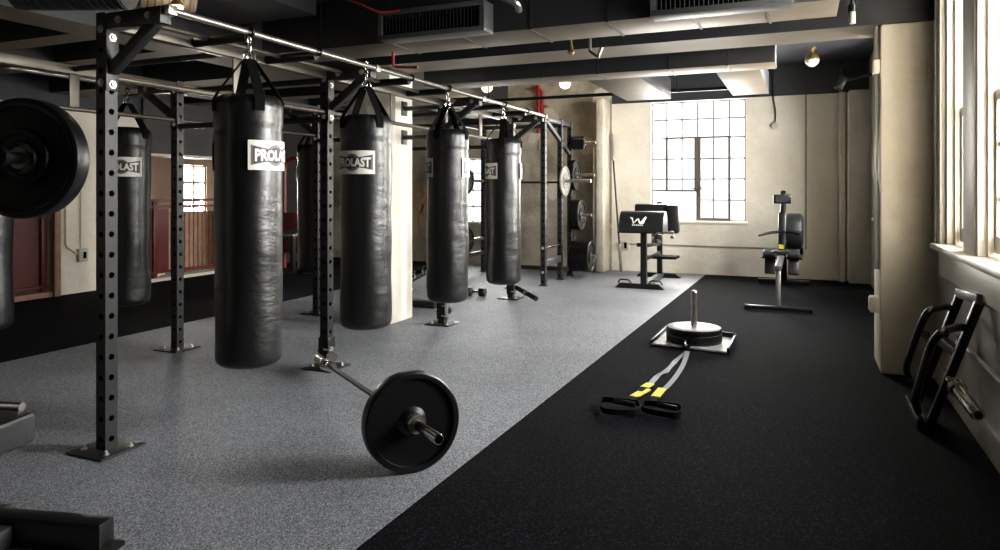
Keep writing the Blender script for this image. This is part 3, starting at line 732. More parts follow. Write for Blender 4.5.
# ================================================================== PUNCHING BAGS
BR, BH0, BH1 = .172, .345, 1.775
def make_bag(seed):
    t = thing('punching_bag', 'bag', 'punching bag', (0, 0, 0), 'black punching bags hanging from the rig')
    bm = newbm(); n = 72; prof = []
    hh = BH1 - BH0
    for i in range(7): a = PI / 2 * i / 6; prof.append((.05 - .05 * math.cos(a), BR - .055 + .055 * math.sin(a)))
    k = 64
    for i in range(1, k): prof.append((.05 + (hh - .10) * i / k, BR))
    for i in range(7): a = PI / 2 * i / 6; prof.append((hh - .05 + .05 * math.sin(a), BR - .045 + .045 * math.cos(a)))
    prev = None
    for t_, r in prof:
        rg = []
        for j in range(n):
            a = 2 * PI * j / n; z = BH0 + t_
            q = V((math.cos(a) * 1.6, math.sin(a) * 1.6, z * 4.0 + seed * 17))
            q2 = V((math.cos(a) * 1.1, math.sin(a) * 1.1, z * 3.0 + seed * 31))
            env = min(1, t_ / .12) * min(1, (hh - t_) / .14)
            d = (noise.noise(q) * .0030 + noise.noise(q2) * .006) * env * (1.3 - .5 * t_ / hh)
            gather = max(0, 1 - (hh - t_) / .10) * .006 * math.sin(a * 26 + 2 * noise.noise(V((a * 3, seed, 0))))
            seam = -.0035 if abs(t_ - (hh - .17)) < .009 else 0
            rr = r + d + gather + seam + (.004 if t_ > hh - .17 and r == BR else 0)
            rg.append(bm.verts.new((rr * math.cos(a), rr * math.sin(a), z)))
        if prev: skin(bm, prev, rg)
        else: bm.faces.new(rg[::-1])
        prev = rg
    c = bm.verts.new((0, 0, BH1 - .01))
    for j in range(n): bm.faces.new((prev[j], prev[(j + 1) % n], c))
    body = obj('bag_body', bm, 'vinyl', t, 60)
    # webbing straps
    for a in [PI / 3 + k * PI / 2 for k in range(4)]:
        d = V((math.cos(a), math.sin(a), 0)); side = V((-d.y, d.x, 0))
        pts = [d * (BR + .008) + V((0, 0, BH1 - .09)), d * (BR + .009) + V((0, 0, BH1 - .03)), d * (BR - .012) + V((0, 0, BH1 + .012)), d * .032 + V((0, 0, 1.965)), d * .012 + V((0, 0, 1.975))]
        bm = newbm()
        prevr = None
        for i, p in enumerate(pts):
            w = .026; dn = (V((0, 0, 1)) if i > 2 else d) * .0025
            if i == 3 or i == 4: dn = d * .0025
            rg = [bm.verts.new(p + side * w + dn), bm.verts.new(p - side * w + dn), bm.verts.new(p - side * w - dn), bm.verts.new(p + side * w - dn)]
            if prevr: skin(bm, prevr, rg)
            else: bm.faces.new(rg[::-1])
            prevr = rg
        bm.faces.new(prevr)
        obj('strap', bm, 'webbing', t)
    # rings, carabiner
    for a in (.4, .4 + PI / 2 + .3):
        bm = newbm(); torus(bm, (0.0, 0, 1.985), (math.cos(a), math.sin(a), 0), .030, .0045, 20, 8); obj('ring', bm, 'chrome', t)
    bm = newbm()
    sweep(bm, [V((.012 * math.cos(q) * (1 + .3 * math.sin(q)), 0, 2.032 + .032 * math.sin(q))) for q in [2 * PI * i / 20 for i in range(20)]], .0042, 8, closed=True)
    obj('carabiner', bm, 'chrome', t)
    bm = newbm()
    sweep(bm, [V((0, .012 * math.cos(q), 2.080 + .022 * math.sin(q))) for q in [2 * PI * i / 16 for i in range(16)]], .0042, 8, closed=True)
    sweep(bm, [V((.026 * math.cos(q), 0, OZ + .0 + .028 * math.sin(q))) for q in [2 * PI * i / 20 for i in range(20)]], .005, 8, closed=True)
    obj('hook', bm, 'chrome', t)
    # two printed labels on opposite sides
    def wrap(bm, pts, faces, ang, r):
        vs = [bm.verts.new((r * math.cos(ang + p[0] / BR), r * math.sin(ang + p[0] / BR), 1.455 + p[1])) for p in pts]
        for f in faces:
            try: bm.faces.new([vs[i] for i in f])
            except ValueError: pass
    tv, tf = LOGO_TEXT
    for ang in (0, PI):
        W, Hh = .146, .077
        nx = 16
        def grid(x0, x1, f0, f1):
            P_, Fc = [], []
            for i in range(nx + 1):
                x = x0 + (x1 - x0) * i / nx; P_ += [(x, f0(x)), (x, f1(x))]
            for i in range(nx): Fc.append((2 * i, 2 * i + 2, 2 * i + 3, 2 * i + 1))
            return P_, Fc
        bm = newbm(); P_, Fc = grid(-W, W, lambda x: -Hh, lambda x: Hh); wrap(bm, P_, Fc, ang, BR + .0090)
        lb = obj('label_patch', bm, 'label', t)
        bm = newbm()
        P_, Fc = grid(-.132, .132, lambda x: -.030 - .022 * abs(x / .132) ** 1.6, lambda x: .030 + .022 * abs(x / .132) ** 1.6); wrap(bm, P_, Fc, ang, BR + .0100)
        P_, Fc = grid(-.056, .056, lambda x: -math.sqrt(max(0, .0565 ** 2 - x * x)), lambda x: math.sqrt(max(0, .0565 ** 2 - x * x))); wrap(bm, P_, Fc, ang, BR + .0102)
        obj('label_banner', bm, 'label_grey', lb)
        bm = newbm()
        P_, Fc = grid(-.120, .120, lambda x: -.029 - .014 * abs(x / .12), lambda x: .029 + .014 * abs(x / .12)); wrap(bm, P_, Fc, ang, BR + .0110)
        P_, Fc = grid(-.042, .042, lambda x: -math.sqrt(max(0, .0425 ** 2 - x * x)), lambda x: math.sqrt(max(0, .0425 ** 2 - x * x))); wrap(bm, P_, Fc, ang, BR + .0108)
        obj('label_panel', bm, 'label_dark', lb)
        bm = newbm()
        wrap(bm, [(v.x, v.y * (1 + .35 * abs(v.x / .12))) for v in tv], tf, ang, BR + .0122)
        obj('lettering', bm, 'white_ink', lb)
    return t
LOGO_TEXT = text_mesh('PROLAST', .062, .0030)
w_ = max(v.x for v in LOGO_TEXT[0]) - min(v.x for v in LOGO_TEXT[0])
hh_ = max(v.y for v in LOGO_TEXT[0]) - min(v.y for v in LOGO_TEXT[0]); cy_ = (max(v.y for v in LOGO_TEXT[0]) + min(v.y for v in LOGO_TEXT[0])) / 2
for v in LOGO_TEXT[0]: v.x *= .232 / w_; v.y = (v.y - cy_) * .052 / hh_
protos = [make_bag(1), make_bag(2), make_bag(3)]
def phi_world(x, y, phi): return math.atan2(-y, -x) + math.radians(phi)
bags = [
 (OX, 2.905, 47, 'largest black punching bag, hanging beside the nearest rig post, label cut by its right edge'),
 (OX, BAGY[1] + .02, -30, 'black punching bag showing its whole printed label, before the white column'),
 (OX, BAGY[2], 90, 'black punching bag with slivers of label on both edges, just right of the white column'),
 (OX, BAGY[3], -68, 'black punching bag farthest along the outer rail, before the concrete wall'),
 (ORX, 4.01, -14, 'black punching bag with label between the two left posts, hanging in the rear row'),
 (ORX, 6.36, 58, 'dark punching bag half hidden behind the middle rig posts, in the rear row'),
 (ORX, 2.92, 120, 'punching bag cut by the picture edge, below the raised weight plate'),
]
used = set()
for i, (x, y, ph, lab) in enumerate(bags):
    p = protos[i % 3]
    r = phi_world(x, y, ph)
    if i % 3 not in used and i < 3: p.location = (x, y, 0); p.rotation_euler = (0, 0, r); p['label'] = lab; used.add(i % 3)
    else: dup(p, (x, y, 0), r, lab)

# ================================================================== WEIGHT PLATES
def make_plate(R=.225, t=.07, hub=.045, m='rubber', name='weight_plate', rim=.028):
    """axis +y, centred on origin"""
    o = thing(name, 'plate', 'weight plate', (0, 0, 0))
    bm = newbm(); h = t / 2
    lathe(bm, (0, -h, 0), (0, 1, 0), [(.006, hub * .62), (0, hub), (-.002, hub * 1.35), (.008, hub * 1.5), (.008, R * .40), (.002, R * .42), (.002, R * .47), (.016, R * .50), (.016, R - rim - .006), (.004, R - rim), (.0, R - rim + .006), (.0, R - .010), (.005, R - .002), (.012, R), (t - .012, R), (t - .005, R - .002), (t, R - .010), (t, R - rim), (t - .018, R - rim - .004), (t - .018, hub * 1.5), (t, hub), (t - .006, hub * .62)], 64)
    b = obj('plate_disc', bm, m, o, 30)
    bm = newbm()
    lathe(bm, (0, -h - .001, 0), (0, 1, 0), [(0, .026), (0, .040), (.012, .040), (t + .002 - .012, .040), (t + .002, .040), (t + .002, .026)], 24, caps=True); obj('steel_hub', bm, 'steel', o)
    return o
def orient(o, p, axis):
    d = V(axis).normalized(); up = V((0, 0, 1)) if abs(d.z) < .9 else V((1, 0, 0))
    s = d.cross(up).normalized(); u = s.cross(d).normalized()
    o.matrix_world = Matrix.Translation(V(p)) @ Matrix((s, d, u)).transposed().to_4x4()
plate_proto = make_plate(t=.078)
def barbell(p0, p1, label, sleeve0=.42, sleeve1=.42, m='steel', sm='alu'):
    """shaft + sleeves, p0 -> p1"""
    p0, p1 = V(p0), V(p1); d = (p1 - p0).normalized(); L = (p1 - p0).length
    t = thing('barbell', label, 'barbell', tuple(p0))
    bm = newbm(); tube(bm, p0 + d * sleeve0 * .9, p1 - d * sleeve1 * .9, .0145, 16); obj('shaft', bm, sm, t)
    for (a, b) in ((p0, p0 + d * sleeve0), (p1, p1 - d * sleeve1)):
        dd = (b - a).normalized(); l_ = (b - a).length
        if l_ < .01: continue
        bm = newbm(); lathe(bm, a, dd, [(0, .012), (0, .020), (.004, .0225), (l_ - .03, .0225), (l_ - .03, .035), (l_ - .002, .035), (l_, .018)], 24); s = obj('sleeve', bm, m, t)
        bm = newbm(); lathe(bm, a - dd * .002, dd, [(0, .004), (0, .015), (.003, .017)], 16); obj('end_cap', bm, 'dark_in', s)
    return t, d
# landmine barbell in front
PC = fl(411.5, 421, .222); PV = fl(323.5, 362, .10)
dd = (PC - PV).normalized()
tip = PC + dd * .335
bar_t, _ = barbell(PV + dd * .12, tip, 'barbell lying from a rig post foot to the floor, loaded with one bumper plate', .10, .44, 'chrome', 'black')
plate_proto['label'] = 'black bumper plate standing on the grey floor, on the tilted barbell'
plate_proto['group'] = 'black bumper plates'
orient(plate_proto, PC - dd * .005, dd)
def plate_at(p, axis, label, proto=plate_proto, group=None):
    o = dup(proto, None, None, label, group or proto.get('group')); orient(o, p, axis); return o
bm = newbm(); lathe(bm, PC + dd * .05, dd, [(0, .028), (0, .042), (.02, .042), (.02, .028)], 24); single('plate_collar', bm, 'steel', 'thin steel collar against the outer face of the floor bumper plate', 'collar')

# landmine sockets on the front post feet
def landmine(x, y, label, tubev=None, m='black', L=.30, r=.028, hgt=.10):
    t = thing('landmine_mount', label, 'landmine mount', (x, y, .01), 'landmine mounts on the rig post feet')
    s = PW / 2
    bm = newbm(); bx(bm, x - s - .006, x + s + .006, y - s - .012, y - s, .05, .22, .003); bx(bm, x + s, x + s + .012, y - s - .012, y + s + .006, .05, .22, .003); obj('bracket', bm, 'black', t)
    j = V((x + s + .05, y - s - .02, hgt))
    bm = newbm(); tube(bm, (j.x - .01, j.y, hgt - .06), (j.x - .01, j.y, hgt + .07), .017, 12); bx(bm, x + s, j.x, j.y - .03, j.y + .03, hgt - .055, hgt - .04); bx(bm, x + s, j.x, j.y - .03, j.y + .03, hgt + .04, hgt + .055); obj('swivel_pin', bm, 'chrome', t)
    for px_ in (-s - .012, ):
        bm = newbm(); bolt(bm, (x + px_, y - .0, .12), (-1, 0, 0), .018, .03); obj('bolt', bm, 'zinc', t)
    if tubev is not None:
        d = (V(tubev) - j).normalized()
        bm = newbm(); lathe(bm, j, d, [(0, r * .7), (0.01, r), (L, r), (L, r * .8)], 20); obj('socket_tube', bm, m, t)
        bm = newbm(); lathe(bm, j + d * (L * .45), d, [(0, r * 1.02), (0, r * 1.35), (.03, r * 1.35), (.03, r * 1.02)], 20); obj('collar', bm, 'steel', t)
    return t, j
t, j = landmine(FX, YS[1], 'landmine mount with brass-toned sleeve holding the barbell, on the second post', PV + dd * .3, 'steel', .01)
bm = newbm(); lathe(bm, PV - dd * .17, dd, [(0, .02), (.0, .030), (.24, .030), (.24, .026)], 20); obj('socket_tube', bm, 'steel', t)
bm = newbm(); lathe(bm, PV + dd * .07, dd, [(0, .03), (0, .045), (.022, .045), (.022, .03)], 20); obj('collar', bm, 'chrome', t)
bm = newbm(); tube(bm, PV - dd * .10, (FX + PW / 2, YS[1] - .02, .12), .016, 10); obj('link', bm, 'black', t)
landmine(FX, YS[2], 'landmine mount with stubby black tube, on the post under the third bag', fl(447, 308, .07), 'black', .12, .032, .14)
landmine(FX, YS[3], 'landmine mount with long black tube drooping to the floor, on the far post', fl(540, 301, .03), 'black', .36, .028, .14)

# ================================================================== STORAGE RACK AT THE BACK
rk = thing('power_rack', 'tall black perforated rack with plate pegs at the far end of the rig', 'rack', (-3.15, 9.3, 0))
RZ = 2.26; EY, FY, GY = 8.73, 9.42, 9.87
for (x, y) in ((-3.15, EY), (-3.15, FY), (-3.15, GY), (-4.55, EY), (-4.55, GY)):
    po = obj('post', post_bm(x, y, .008, RZ, pitch=.1), ['post', 'dark_in'], rk, 30)
    bm = newbm(); bx(bm, x - .05, x + .05, y - .05, y + .05, 0, .01); obj('base_plate', bm, 'post', po)
def rb(x0, y0, x1, y1, z, h=.06, nm='beam', m='post'):
    bm = newbm(); bar(bm, (x0, y0, z), (x1, y1, z), .05, h, .003); obj(nm, bm, m, rk)
h_ = PW / 2
for x in (-3.15, -4.55):
    rb(x, EY + h_, x, GY - h_, RZ - .04); 
rb(-3.15, EY + h_, -3.15, FY - h_, .30, .09, 'side_rail', 'alu'); rb(-3.15, FY + h_, -3.15, GY - h_, .12)
rb(-4.55, EY + h_, -4.55, GY - h_, .30)
rb(-4.55 + h_, EY, -3.15 - h_, EY, RZ - .04); rb(-4.55 + h_, GY, -3.15 - h_, GY, RZ - .04); rb(-4.55 + h_, GY, -3.15 - h_, GY, 1.38, .03)
rb(-4.55 + h_, GY, -3.15 - h_, GY, .10)
for x in (-3.15, -4.55):
    bm = newbm(); tube(bm, (x, EY + .02, .50), (x, GY if x < -4 else FY, .50), .014, 10); obj('safety_bar', bm, 'chrome' if x > -4 else 'post', rk)
bm = newbm(); bar(bm, (-3.15, EY + .05, RZ - .06), (-3.15, GY - .05, 1.80), .05, .05); obj('diagonal_brace', bm, 'post', rk)
for z in (.18, .50): 
    bm = newbm(); bolt(bm, (-3.15, EY - h_, z), (0, -1, 0)); obj('bolt', bm, 'zinc', rk)
def peg(x, y, z, s, L=.34):
    bm = newbm(); lathe(bm, (x + s * h_, y, z), (s, 0, 0), [(0, .035), (.02, .035), (.02, .025), (L, .025), (L, .02)], 18); obj('plate_peg', bm, 'steel', rk)
pegs = [(GY, 1.80), (FY - .02, 1.28), (GY, 1.36), (GY, .86), (GY, .34)]
pz = [atx(572, v, -3.1).z for v in (143, 179, 173, 215, 256)]
PGS = []
for (y, _), v, L in zip(pegs, (143, 181, 175, 215, 256), (.36, .42, .34, .30, .36)):
    z = H - (v - HZ) / F * ((3.1 * st) + y * ct + 0 * 1)
    k = None
    Zc = 3.0 * st + y * ct
    z = H - (v - HZ) / F * Zc
    PGS.append((y, z)); peg(-3.15, y, z, 1, L)
sm_plate = make_plate(.10, .045, .035, 'rubber', rim=.012)
worn = make_plate(.215, .03, .04, 'rubber_worn'); worn['group'] = 'plates on the far rack pegs'
def peg_plate(y, z, x, label, proto, s=1): 
    return plate_at((-3.15 + s * x, y, z), (-s, 0, 0), label, proto, 'plates on the far rack pegs')
y, z = PGS[0]
for i, l in enumerate(('innermost', 'second', 'third', 'outermost')):
    if i == 3: orient(sm_plate, (-3.15 + .075 + i * .045, y, z), (-1, 0, 0)); sm_plate['label'] = 'small black plate, %s of four on the top rack peg' % l; sm_plate['group'] = 'plates on the far rack pegs'
    else: peg_plate(y, z, .075 + i * .045, 'small black plate, %s of four on the top rack peg' % l, sm_plate)
y, z = PGS[1]; orient(worn, (-3.15 + .075, y, z), (-1, 0, 0)); worn['label'] = 'grey worn plate on the nearer chrome peg of the far rack'
y, z = PGS[2]; peg_plate(y, z, .075, 'black plate behind the grey worn one on the far rack', plate_proto)
y, z = PGS[3]; peg_plate(y, z, .075, 'inner black plate on the middle right peg of the far rack', plate_proto); peg_plate(y, z, .146, 'outer black plate on the middle right peg of the far rack', plate_proto)
y, z = PGS[4]
for i, l in enumerate(('innermost', 'second', 'third', 'outermost')): peg_plate(y, z, .075 + i * .071, 'black bumper plate, %s of four on the lowest rack peg' % l, plate_proto)
# left side of the rack: pegs and plates seen between the bags
for (z, lab) in ((1.40, 'black plate seen before the small bright window, on the left of the far rack'), (.52, 'black plate low between two bags, on the left of the far rack')):
    bm = newbm(); tube(bm, (-4.55, GY - h_, z), (-4.55, GY - .36, z), .025, 14); obj('plate_peg', bm, 'steel', rk)
    o = dup(plate_proto, None, None, lab, 'plates on the far rack pegs'); orient(o, (-4.62 - .04, 9.35, z), (-1, 0.35, 0))
bm = newbm(); bx(bm, -3.98, -3.88, YB - .03, YB, 1.93, 2.09, .004); 
o = single('wall_switch', bm, 'beigeb', 'small pale switch box on the concrete wall inside the far rack', 'switch')

# ================================================================== SQUAT STATION AT THE LEFT EDGE
th = math.atan2(-1, 4275 / 700.0)   # rotation of the runner relative to the picture plane
af = V((ct, st, 0)); bf = V((-st, ct, 0))              # image right, image forward
ra = (af * math.cos(.163) + bf * -math.sin(.163)); rbv = V((-ra.y, ra.x, 0))  # runner dir (to the right, slightly nearer), across dir (away)
E0 = fl(99, 556, 0)                                     # right end of the far runner, near-bottom corner
def L2(a, b, z): return E0 + ra * a + rbv * b + V((0, 0, z))
sq = thing('squat_stand', 'black steel squat stand at the left edge, only its floor runner in view', 'squat stand', tuple(L2(-.8, 0, 0)))
bm = newbm(); bar(bm, L2(-1.3, .04, .055), L2(0, .04, .055), .075, .10, .006); obj('floor_runner', bm, 'black', sq)
bm = newbm(); bar(bm, L2(-1.3, -1.1, .055), L2(0, -1.1, .055), .075, .10, .006); obj('floor_runner', bm, 'post', sq)
bm = newbm(); bar(bm, L2(-.38, .0, .045), L2(-.38, -1.06, .045), .075, .07, .006); obj('cross_member', bm, 'alu', sq)
bm = newbm(); bx(bm, 0, .001, 0, .001, 0, .001); bm.free()
for b in (.04, -1.1):
    bm = newbm(); bar(bm, L2(-.01, b, .008), L2(.035, b, .008), .09, .016); obj('foot_pad', bm, 'rubber', sq)
# barbell on the stand, plate near its far end
BP = fl(22, 159, H - (159 - HZ) / F * 2.64); BP = None
Zp = 2.62
def cam_pt(u, v, Z): X = (u - 500) / F * Z; return V((X * ct - Z * st, X * st + Z * ct, H - (v - HZ) / F * Z))
BPc = cam_pt(33, 159, 2.66)
bd = (V((0, 0, 0)) + bf * 1.0 + af * .05).normalized()
hz = BPc.z
b0 = BPc - bd * 1.55; b1 = BPc + bd * .20
for s in (.5, 1.3):
    q = BPc - bd * s
    q0 = V((q.x, q.y, 0)) - ra * .07
    bm = newbm(); bar(bm, (q0.x, q0.y, .10), (q0.x, q0.y, 1.62), .07, .07, .004, ra); obj('upright', bm, 'post', sq)
    bm = newbm(); bar(bm, (q.x - ra.x * .035, q.y - ra.y * .035, hz - .045), (q.x + ra.x * .05, q.y + ra.y * .05, hz - .045), .04, .02); bar(bm, (q.x + ra.x * .045, q.y + ra.y * .045, hz - .05), (q.x + ra.x * .045, q.y + ra.y * .045, hz + .03), .04, .012, 0, ra); obj('bar_hook', bm, 'black', sq)
barbell(b0, b1, 'racked barbell whose end carries the big plate at the left edge', .40, .38, 'black', 'black')
plate_at(BPc - bd * .035, bd, 'big black bumper plate held up at the left edge of the photo', plate_proto, 'black bumper plates')
# bench
bc = fl(37, 411, .44)
def B2(a, b, z): return V((bc.x, bc.y, 0)) + ra * a + rbv * b + V((0, 0, z))
bn = thing('flat_bench', 'black vinyl bench pad poking in at the left edge', 'bench', tuple(B2(-.6, 0, 0)))
bm = newbm(); bar(bm, B2(-1.15, -.15, .383), B2(0, -.15, .383), .30, .115, .018); obj('bench_pad', bm, 'pad', bn)
bm = newbm(); bar(bm, B2(.0, -.15, .383), B2(.004, -.15, .383), .27, .09, .0015); obj('pad_end_sheen', bm, 'screen', bn, label='shiny grey end panel of the pad')  # added panel: the sheen on the pad end, coloured in as lighter grey
bm = newbm(); 
for a in (-.003, .0):
    pass
for off in (-.23, -.21): bar(bm, B2(.005, off, .34), B2(.005, off, .425), .005, .006)
obj('piping', bm, 'white_ink', bn)
bm = newbm(); bar(bm, B2(-1.0, -.15, .32), B2(-.16, -.15, .32), .06, .06, .004); obj('spine', bm, 'post', bn)
for a in (-.98, -.22):
    bm = newbm(); bar(bm, B2(a, -.15, .30), B2(a, -.15, .03), .06, .06, .004); obj('leg', bm, 'post', bn)
    bm = newbm(); bar(bm, B2(a, -.38, .02), B2(a, .08, .02), .06, .04, .004); obj('foot', bm, 'post', bn)
bm = newbm(); q = fl(22, 407, .45); tube(bm, q - ra * .35, q, .022, 18); 
q2 = q - ra * .35
o = single('steel_handle', bm, 'chrome', 'short chrome bar end just behind the bench pad at the left edge', 'bar')
bpy.data.objects.remove(o)
bm = newbm(); tube(bm, q - ra * .40, q, .017, 18); obj('roller_bar', bm, 'chrome', bn)
bm = newbm(); bar(bm, q - ra * .38, B2(-.4, -.15, .34), .03, .03); obj('roller_arm', bm, 'post', bn)

# ================================================================== DRAG SLED WITH STRAPS
sled = thing('weight_sled', 'flat grey steel drag sled with upright pole on the black floor', 'sled', (-.83, 5.99, 0))
c = [V((-1.137, 5.74, 0)), V((-.531, 5.66, 0)), V((-.526, 6.22, 0)), V((-1.125, 6.38, 0))]
bm = newbm()
lo = [bm.verts.new(p + V((0, 0, .010))) for p in c]; hi = [bm.verts.new(p + V((0, 0, .022))) for p in c]
bm.faces.new(lo[::-1]); bm.faces.new(hi); skin(bm, lo, hi); obj('base_plate', bm, 'plate_silver', sled)
for (a, b, h) in ((c[0], c[3], .05), (c[1], c[2], .05)):
    d = (b - a)
    bm = newbm(); bar(bm, a + V((0, 0, h / 2)), b + V((0, 0, h / 2)), .02, h, .003); obj('runner', bm, 'black', sled)
bm = newbm(); bar(bm, c[2] + V((0, 0, .03)), c[3] + V((0, 0, .03)), .02, .06, .003); obj('rear_lip', bm, 'black', sled)
bm = newbm(); tube(bm, (-.83, 5.97, .02), (-.83, 5.97, .425), .0245, 20); lathe(bm, (-.83, 5.97, .425), (0, 0, 1), [(0, .0245), (.012, .018), (.016, .005)], 20); obj('pole', bm, 'steel', sled)
bm = newbm(); q = (c[0] + c[1]) / 2; torus(bm, (q.x - .02, q.y - .02, .05), (1, 0, 0), .028, .006, 16, 8); bx(bm, q.x - .05, q.x + .01, q.y - .005, q.y + .02, .01, .045); obj('tow_ring', bm, 'chrome', sled)
p1 = plate_at((-.83, 5.97, .058), (0, 0, 1), 'lower black plate lying on the drag sled', plate_proto, 'plates on the drag sled')
silver = make_plate(.222, .045, .045, 'rubber')
bm = newbm(); lathe(bm, (0, .0226, 0), (0, 1, 0), [(0, .038), (.0035, .045), (.0035, .09), (.001, .095), (.001, .10), (.0035, .105), (.0035, .195), (.001, .199), (.0, .212)], 48, caps=False); obj('plate_face', bm, 'plate_silver', silver, label='silver painted face'); silver['label'] = 'upper silver faced plate lying around the pole of the drag sled'; silver['group'] = 'plates on the drag sled'; orient(silver, (-.83, 5.97, .117), (0, 0, 1))
# pull straps with handles
sc = 3.667
def fp(x, y, z=.008): return fl(580 + x / sc, 280 + y / sc, z)
stp = thing('pull_strap', 'grey and yellow webbing strap pair with black handles lying before the sled', 'strap', tuple(fp(300, 350, 0)))
s1 = [fp(392, 262, .045), fp(372, 278, .02), fp(352, 295), fp(322, 330), fp(290, 347), fp(266, 372), fp(250, 388)]
s2 = [fp(394, 262, .045), fp(386, 290, .02), fp(372, 322), fp(345, 362), fp(318, 392), fp(300, 405)]
bm = newbm(); sweep(bm, smooth_path(s1), .016, h=.0018, twist=lambda t: 1.2 * math.exp(-((t - .45) / .1) ** 2) + .9 * math.exp(-((t - .8) / .08) ** 2)); obj('webbing', bm, 'grey_strap', stp, label='twisted grey webbing')
bm = newbm(); sweep(bm, smooth_path(s2), .017, h=.0018); obj('webbing', bm, 'grey_strap', stp)
for pts in ([fp(258, 380, .012), fp(236, 394, .012)], [fp(246, 400, .013), fp(196, 428, .012)], [fp(302, 398, .013), fp(276, 428, .012)]):
    bm = newbm(); sweep(bm, pts, .026, h=.004); obj('yellow_sleeve', bm, 'yellow', stp, label='yellow sewn strap section')
for pts in ([fp(238, 394, .014), fp(214, 408, .014)], [fp(204, 424, .012), fp(186, 446, .012)], [fp(280, 424, .012), fp(262, 452, .012)]):
    bm = newbm(); sweep(bm, pts, .024, h=.003); obj('black_sleeve', bm, 'webbing', stp)
for (a, b, c_, d_) in (((80, 440), (212, 452), (212, 482), (84, 476)), ((236, 452), (366, 466), (362, 494), (232, 474))):
    pts = [fp(*a, .03), fp((a[0] + b[0]) / 2, (a[1] + b[1]) / 2 - 3, .04), fp(*b, .03), fp(*c_, .03), fp((c_[0] + d_[0]) / 2, (c_[1] + d_[1]) / 2 + 6, .03), fp(*d_, .03)]
    bm = newbm(); sweep(bm, smooth_path(pts, 6, True), .0028, h=.016, closed=True, up=V((0, 0, 1)))
    hd = obj('handle_loop', bm, 'webbing', stp)
    bm = newbm(); tube(bm, fp(a[0] + 45, a[1] + 4, .035), fp(b[0] - 10, b[1] + 6, .035), .016, 12); obj('grip', bm, 'rubber', hd)

# ================================================================== GLUTE BENCHES
def ghd():
    X0, X1, Y0, Y1 = -2.25, -1.61, 8.98, 10.25; xm = -1.875
    t = thing('glute_ham_bench', 'black roller bench with logo pad by the left of the big window', 'gym bench', (xm, 9.5, 0))
    for y in (Y0, Y1):
        bm = newbm(); prism(bm, [(X0, 0), (X1, 0), (X1 - .07, .065), (X0 + .07, .065)], 'y', y - .035, y + .035); f = obj('base_foot', bm, 'black', t)
        if y == Y0:
            for x in (X0 + .12, X1 - .12):
                bm = newbm(); sweep(bm, round_path([(x - .08, y, .06), (x - .06, y, .105), (x + .06, y, .105), (x + .09, y, .06)], .03), .010, 8); obj('foot_handle', bm, 'black', f)
    bm = newbm(); bar(bm, (xm, Y0, .05), (xm, Y1, .05), .07, .06, .004); obj('base_spine', bm, 'alu', t)
    bm = newbm(); bar(bm, (xm, Y0, .06), (xm, Y0, .74), .075, .075, .004, V((0, 1, 0))); obj('front_post', bm, 'black', t)
    bm = newbm(); bar(bm, (xm, Y1 - .18, .06), (xm, Y1 - .18, 1.10), .07, .07, .004, V((0, 1, 0))); obj('rear_post', bm, 'black', t)
    bm = newbm(); bar(bm, (xm, Y0, .38), (xm, Y1 - .18, .38), .05, .05, .004); bar(bm, (xm, Y0, .55), (xm, Y1 - .18, .50), .045, .045, .004); obj('side_beam', bm, 'black', t)
    bm = newbm(); bx(bm, xm - .02, xm + .33, 9.45, 9.75, .34, .375, .006); obj('foot_step', bm, 'webbing', t)
    # front half round pad
    zb, r = .735, .25
    prof = [(Y0 - .13, zb), (Y0 + .22, zb)] + [(Y0 + .045 + .175 * math.cos(a), zb + .05 + .21 * math.sin(a)) for a in [PI * i / 14 for i in range(15)]]
    bm = newbm(); prism(bm, prof, 'x', -2.17, -1.61); pd = obj('front_pad', bm, 'pad', t, 40)
    bm = newbm(); bx(bm, -2.2, -1.7, Y0 - .1, Y0 + .19, zb - .02, zb); obj('pad_board', bm, 'black', pd)
    # logo: winged W above a small line of letters, on the front curve
    yy = Y0 - .134
    P0 = V((-1.925, 0, .86))
    def surf(x, z):  # put on pad front
        zz = max(z - (zb + .05), -.05)
        if zz <= 0: y = Y0 - .13
        else: y = Y0 + .045 - .175 * math.sqrt(max(0, 1 - (zz / .21) ** 2))
        return V((P0.x + x, y - .004, z))
    strokes = [[(-.13, .045), (-.085, .03)], [(-.105, .045), (-.07, -.035), (-.02, .015)], [(-.02, .015), (.0, .03), (.03, -.035)], [(.03, -.035), (.07, .0), (.12, .055)], [(.03, -.035), (.085, -.03), (.12, .055)]]
    bm = newbm()
    for s in strokes:
        pts = [surf(a * .8, .875 + b * .9) for a, b in s]; sweep(bm, pts, .008, h=.0015, up=V((0, -1, 0)))
    lg = obj('logo_mark', bm, 'white_ink', pd)
    bm = newbm()
    for i in range(6): 
        a = surf(-.072 + .024 * i, .822); bx(bm, a.x, a.x + .016, a.y - .002, a.y + .001, .815, .829)
    obj('logo_line', bm, 'white_ink', lg)
    # ankle roller block
    bm = newbm(); bx(bm, -2.21, -1.74, 9.93, 10.02, .68, 1.07, .03); bx(bm, -1.745, -1.58, 9.86, 10.0, .66, 1.06, .03); obj('rear_plate_pad', bm, 'pad', t)
    bm = newbm(); tube(bm, (xm + .04, 9.45, .70), (xm + .30, 9.45, .70), .02, 12); tube(bm, (xm + .1, 9.4, .62), (xm + .1, 9.4, .76), .018, 12); lathe(bm, (xm + .28, 9.45, .62), (0, 0, 1), [(0, .02), (.02, .03), (.04, .02)], 12); bx(bm, xm + .02, xm + .16, 9.36, 9.44, .56, .68, .006)
    obj('adjuster', bm, 'chrome', t)
    bm = newbm(); bar(bm, (xm - .09, 9.0, .56), (xm - .03, 9.0, .56), .05, .05); obj('side_lug', bm, 'black', t)
ghd()
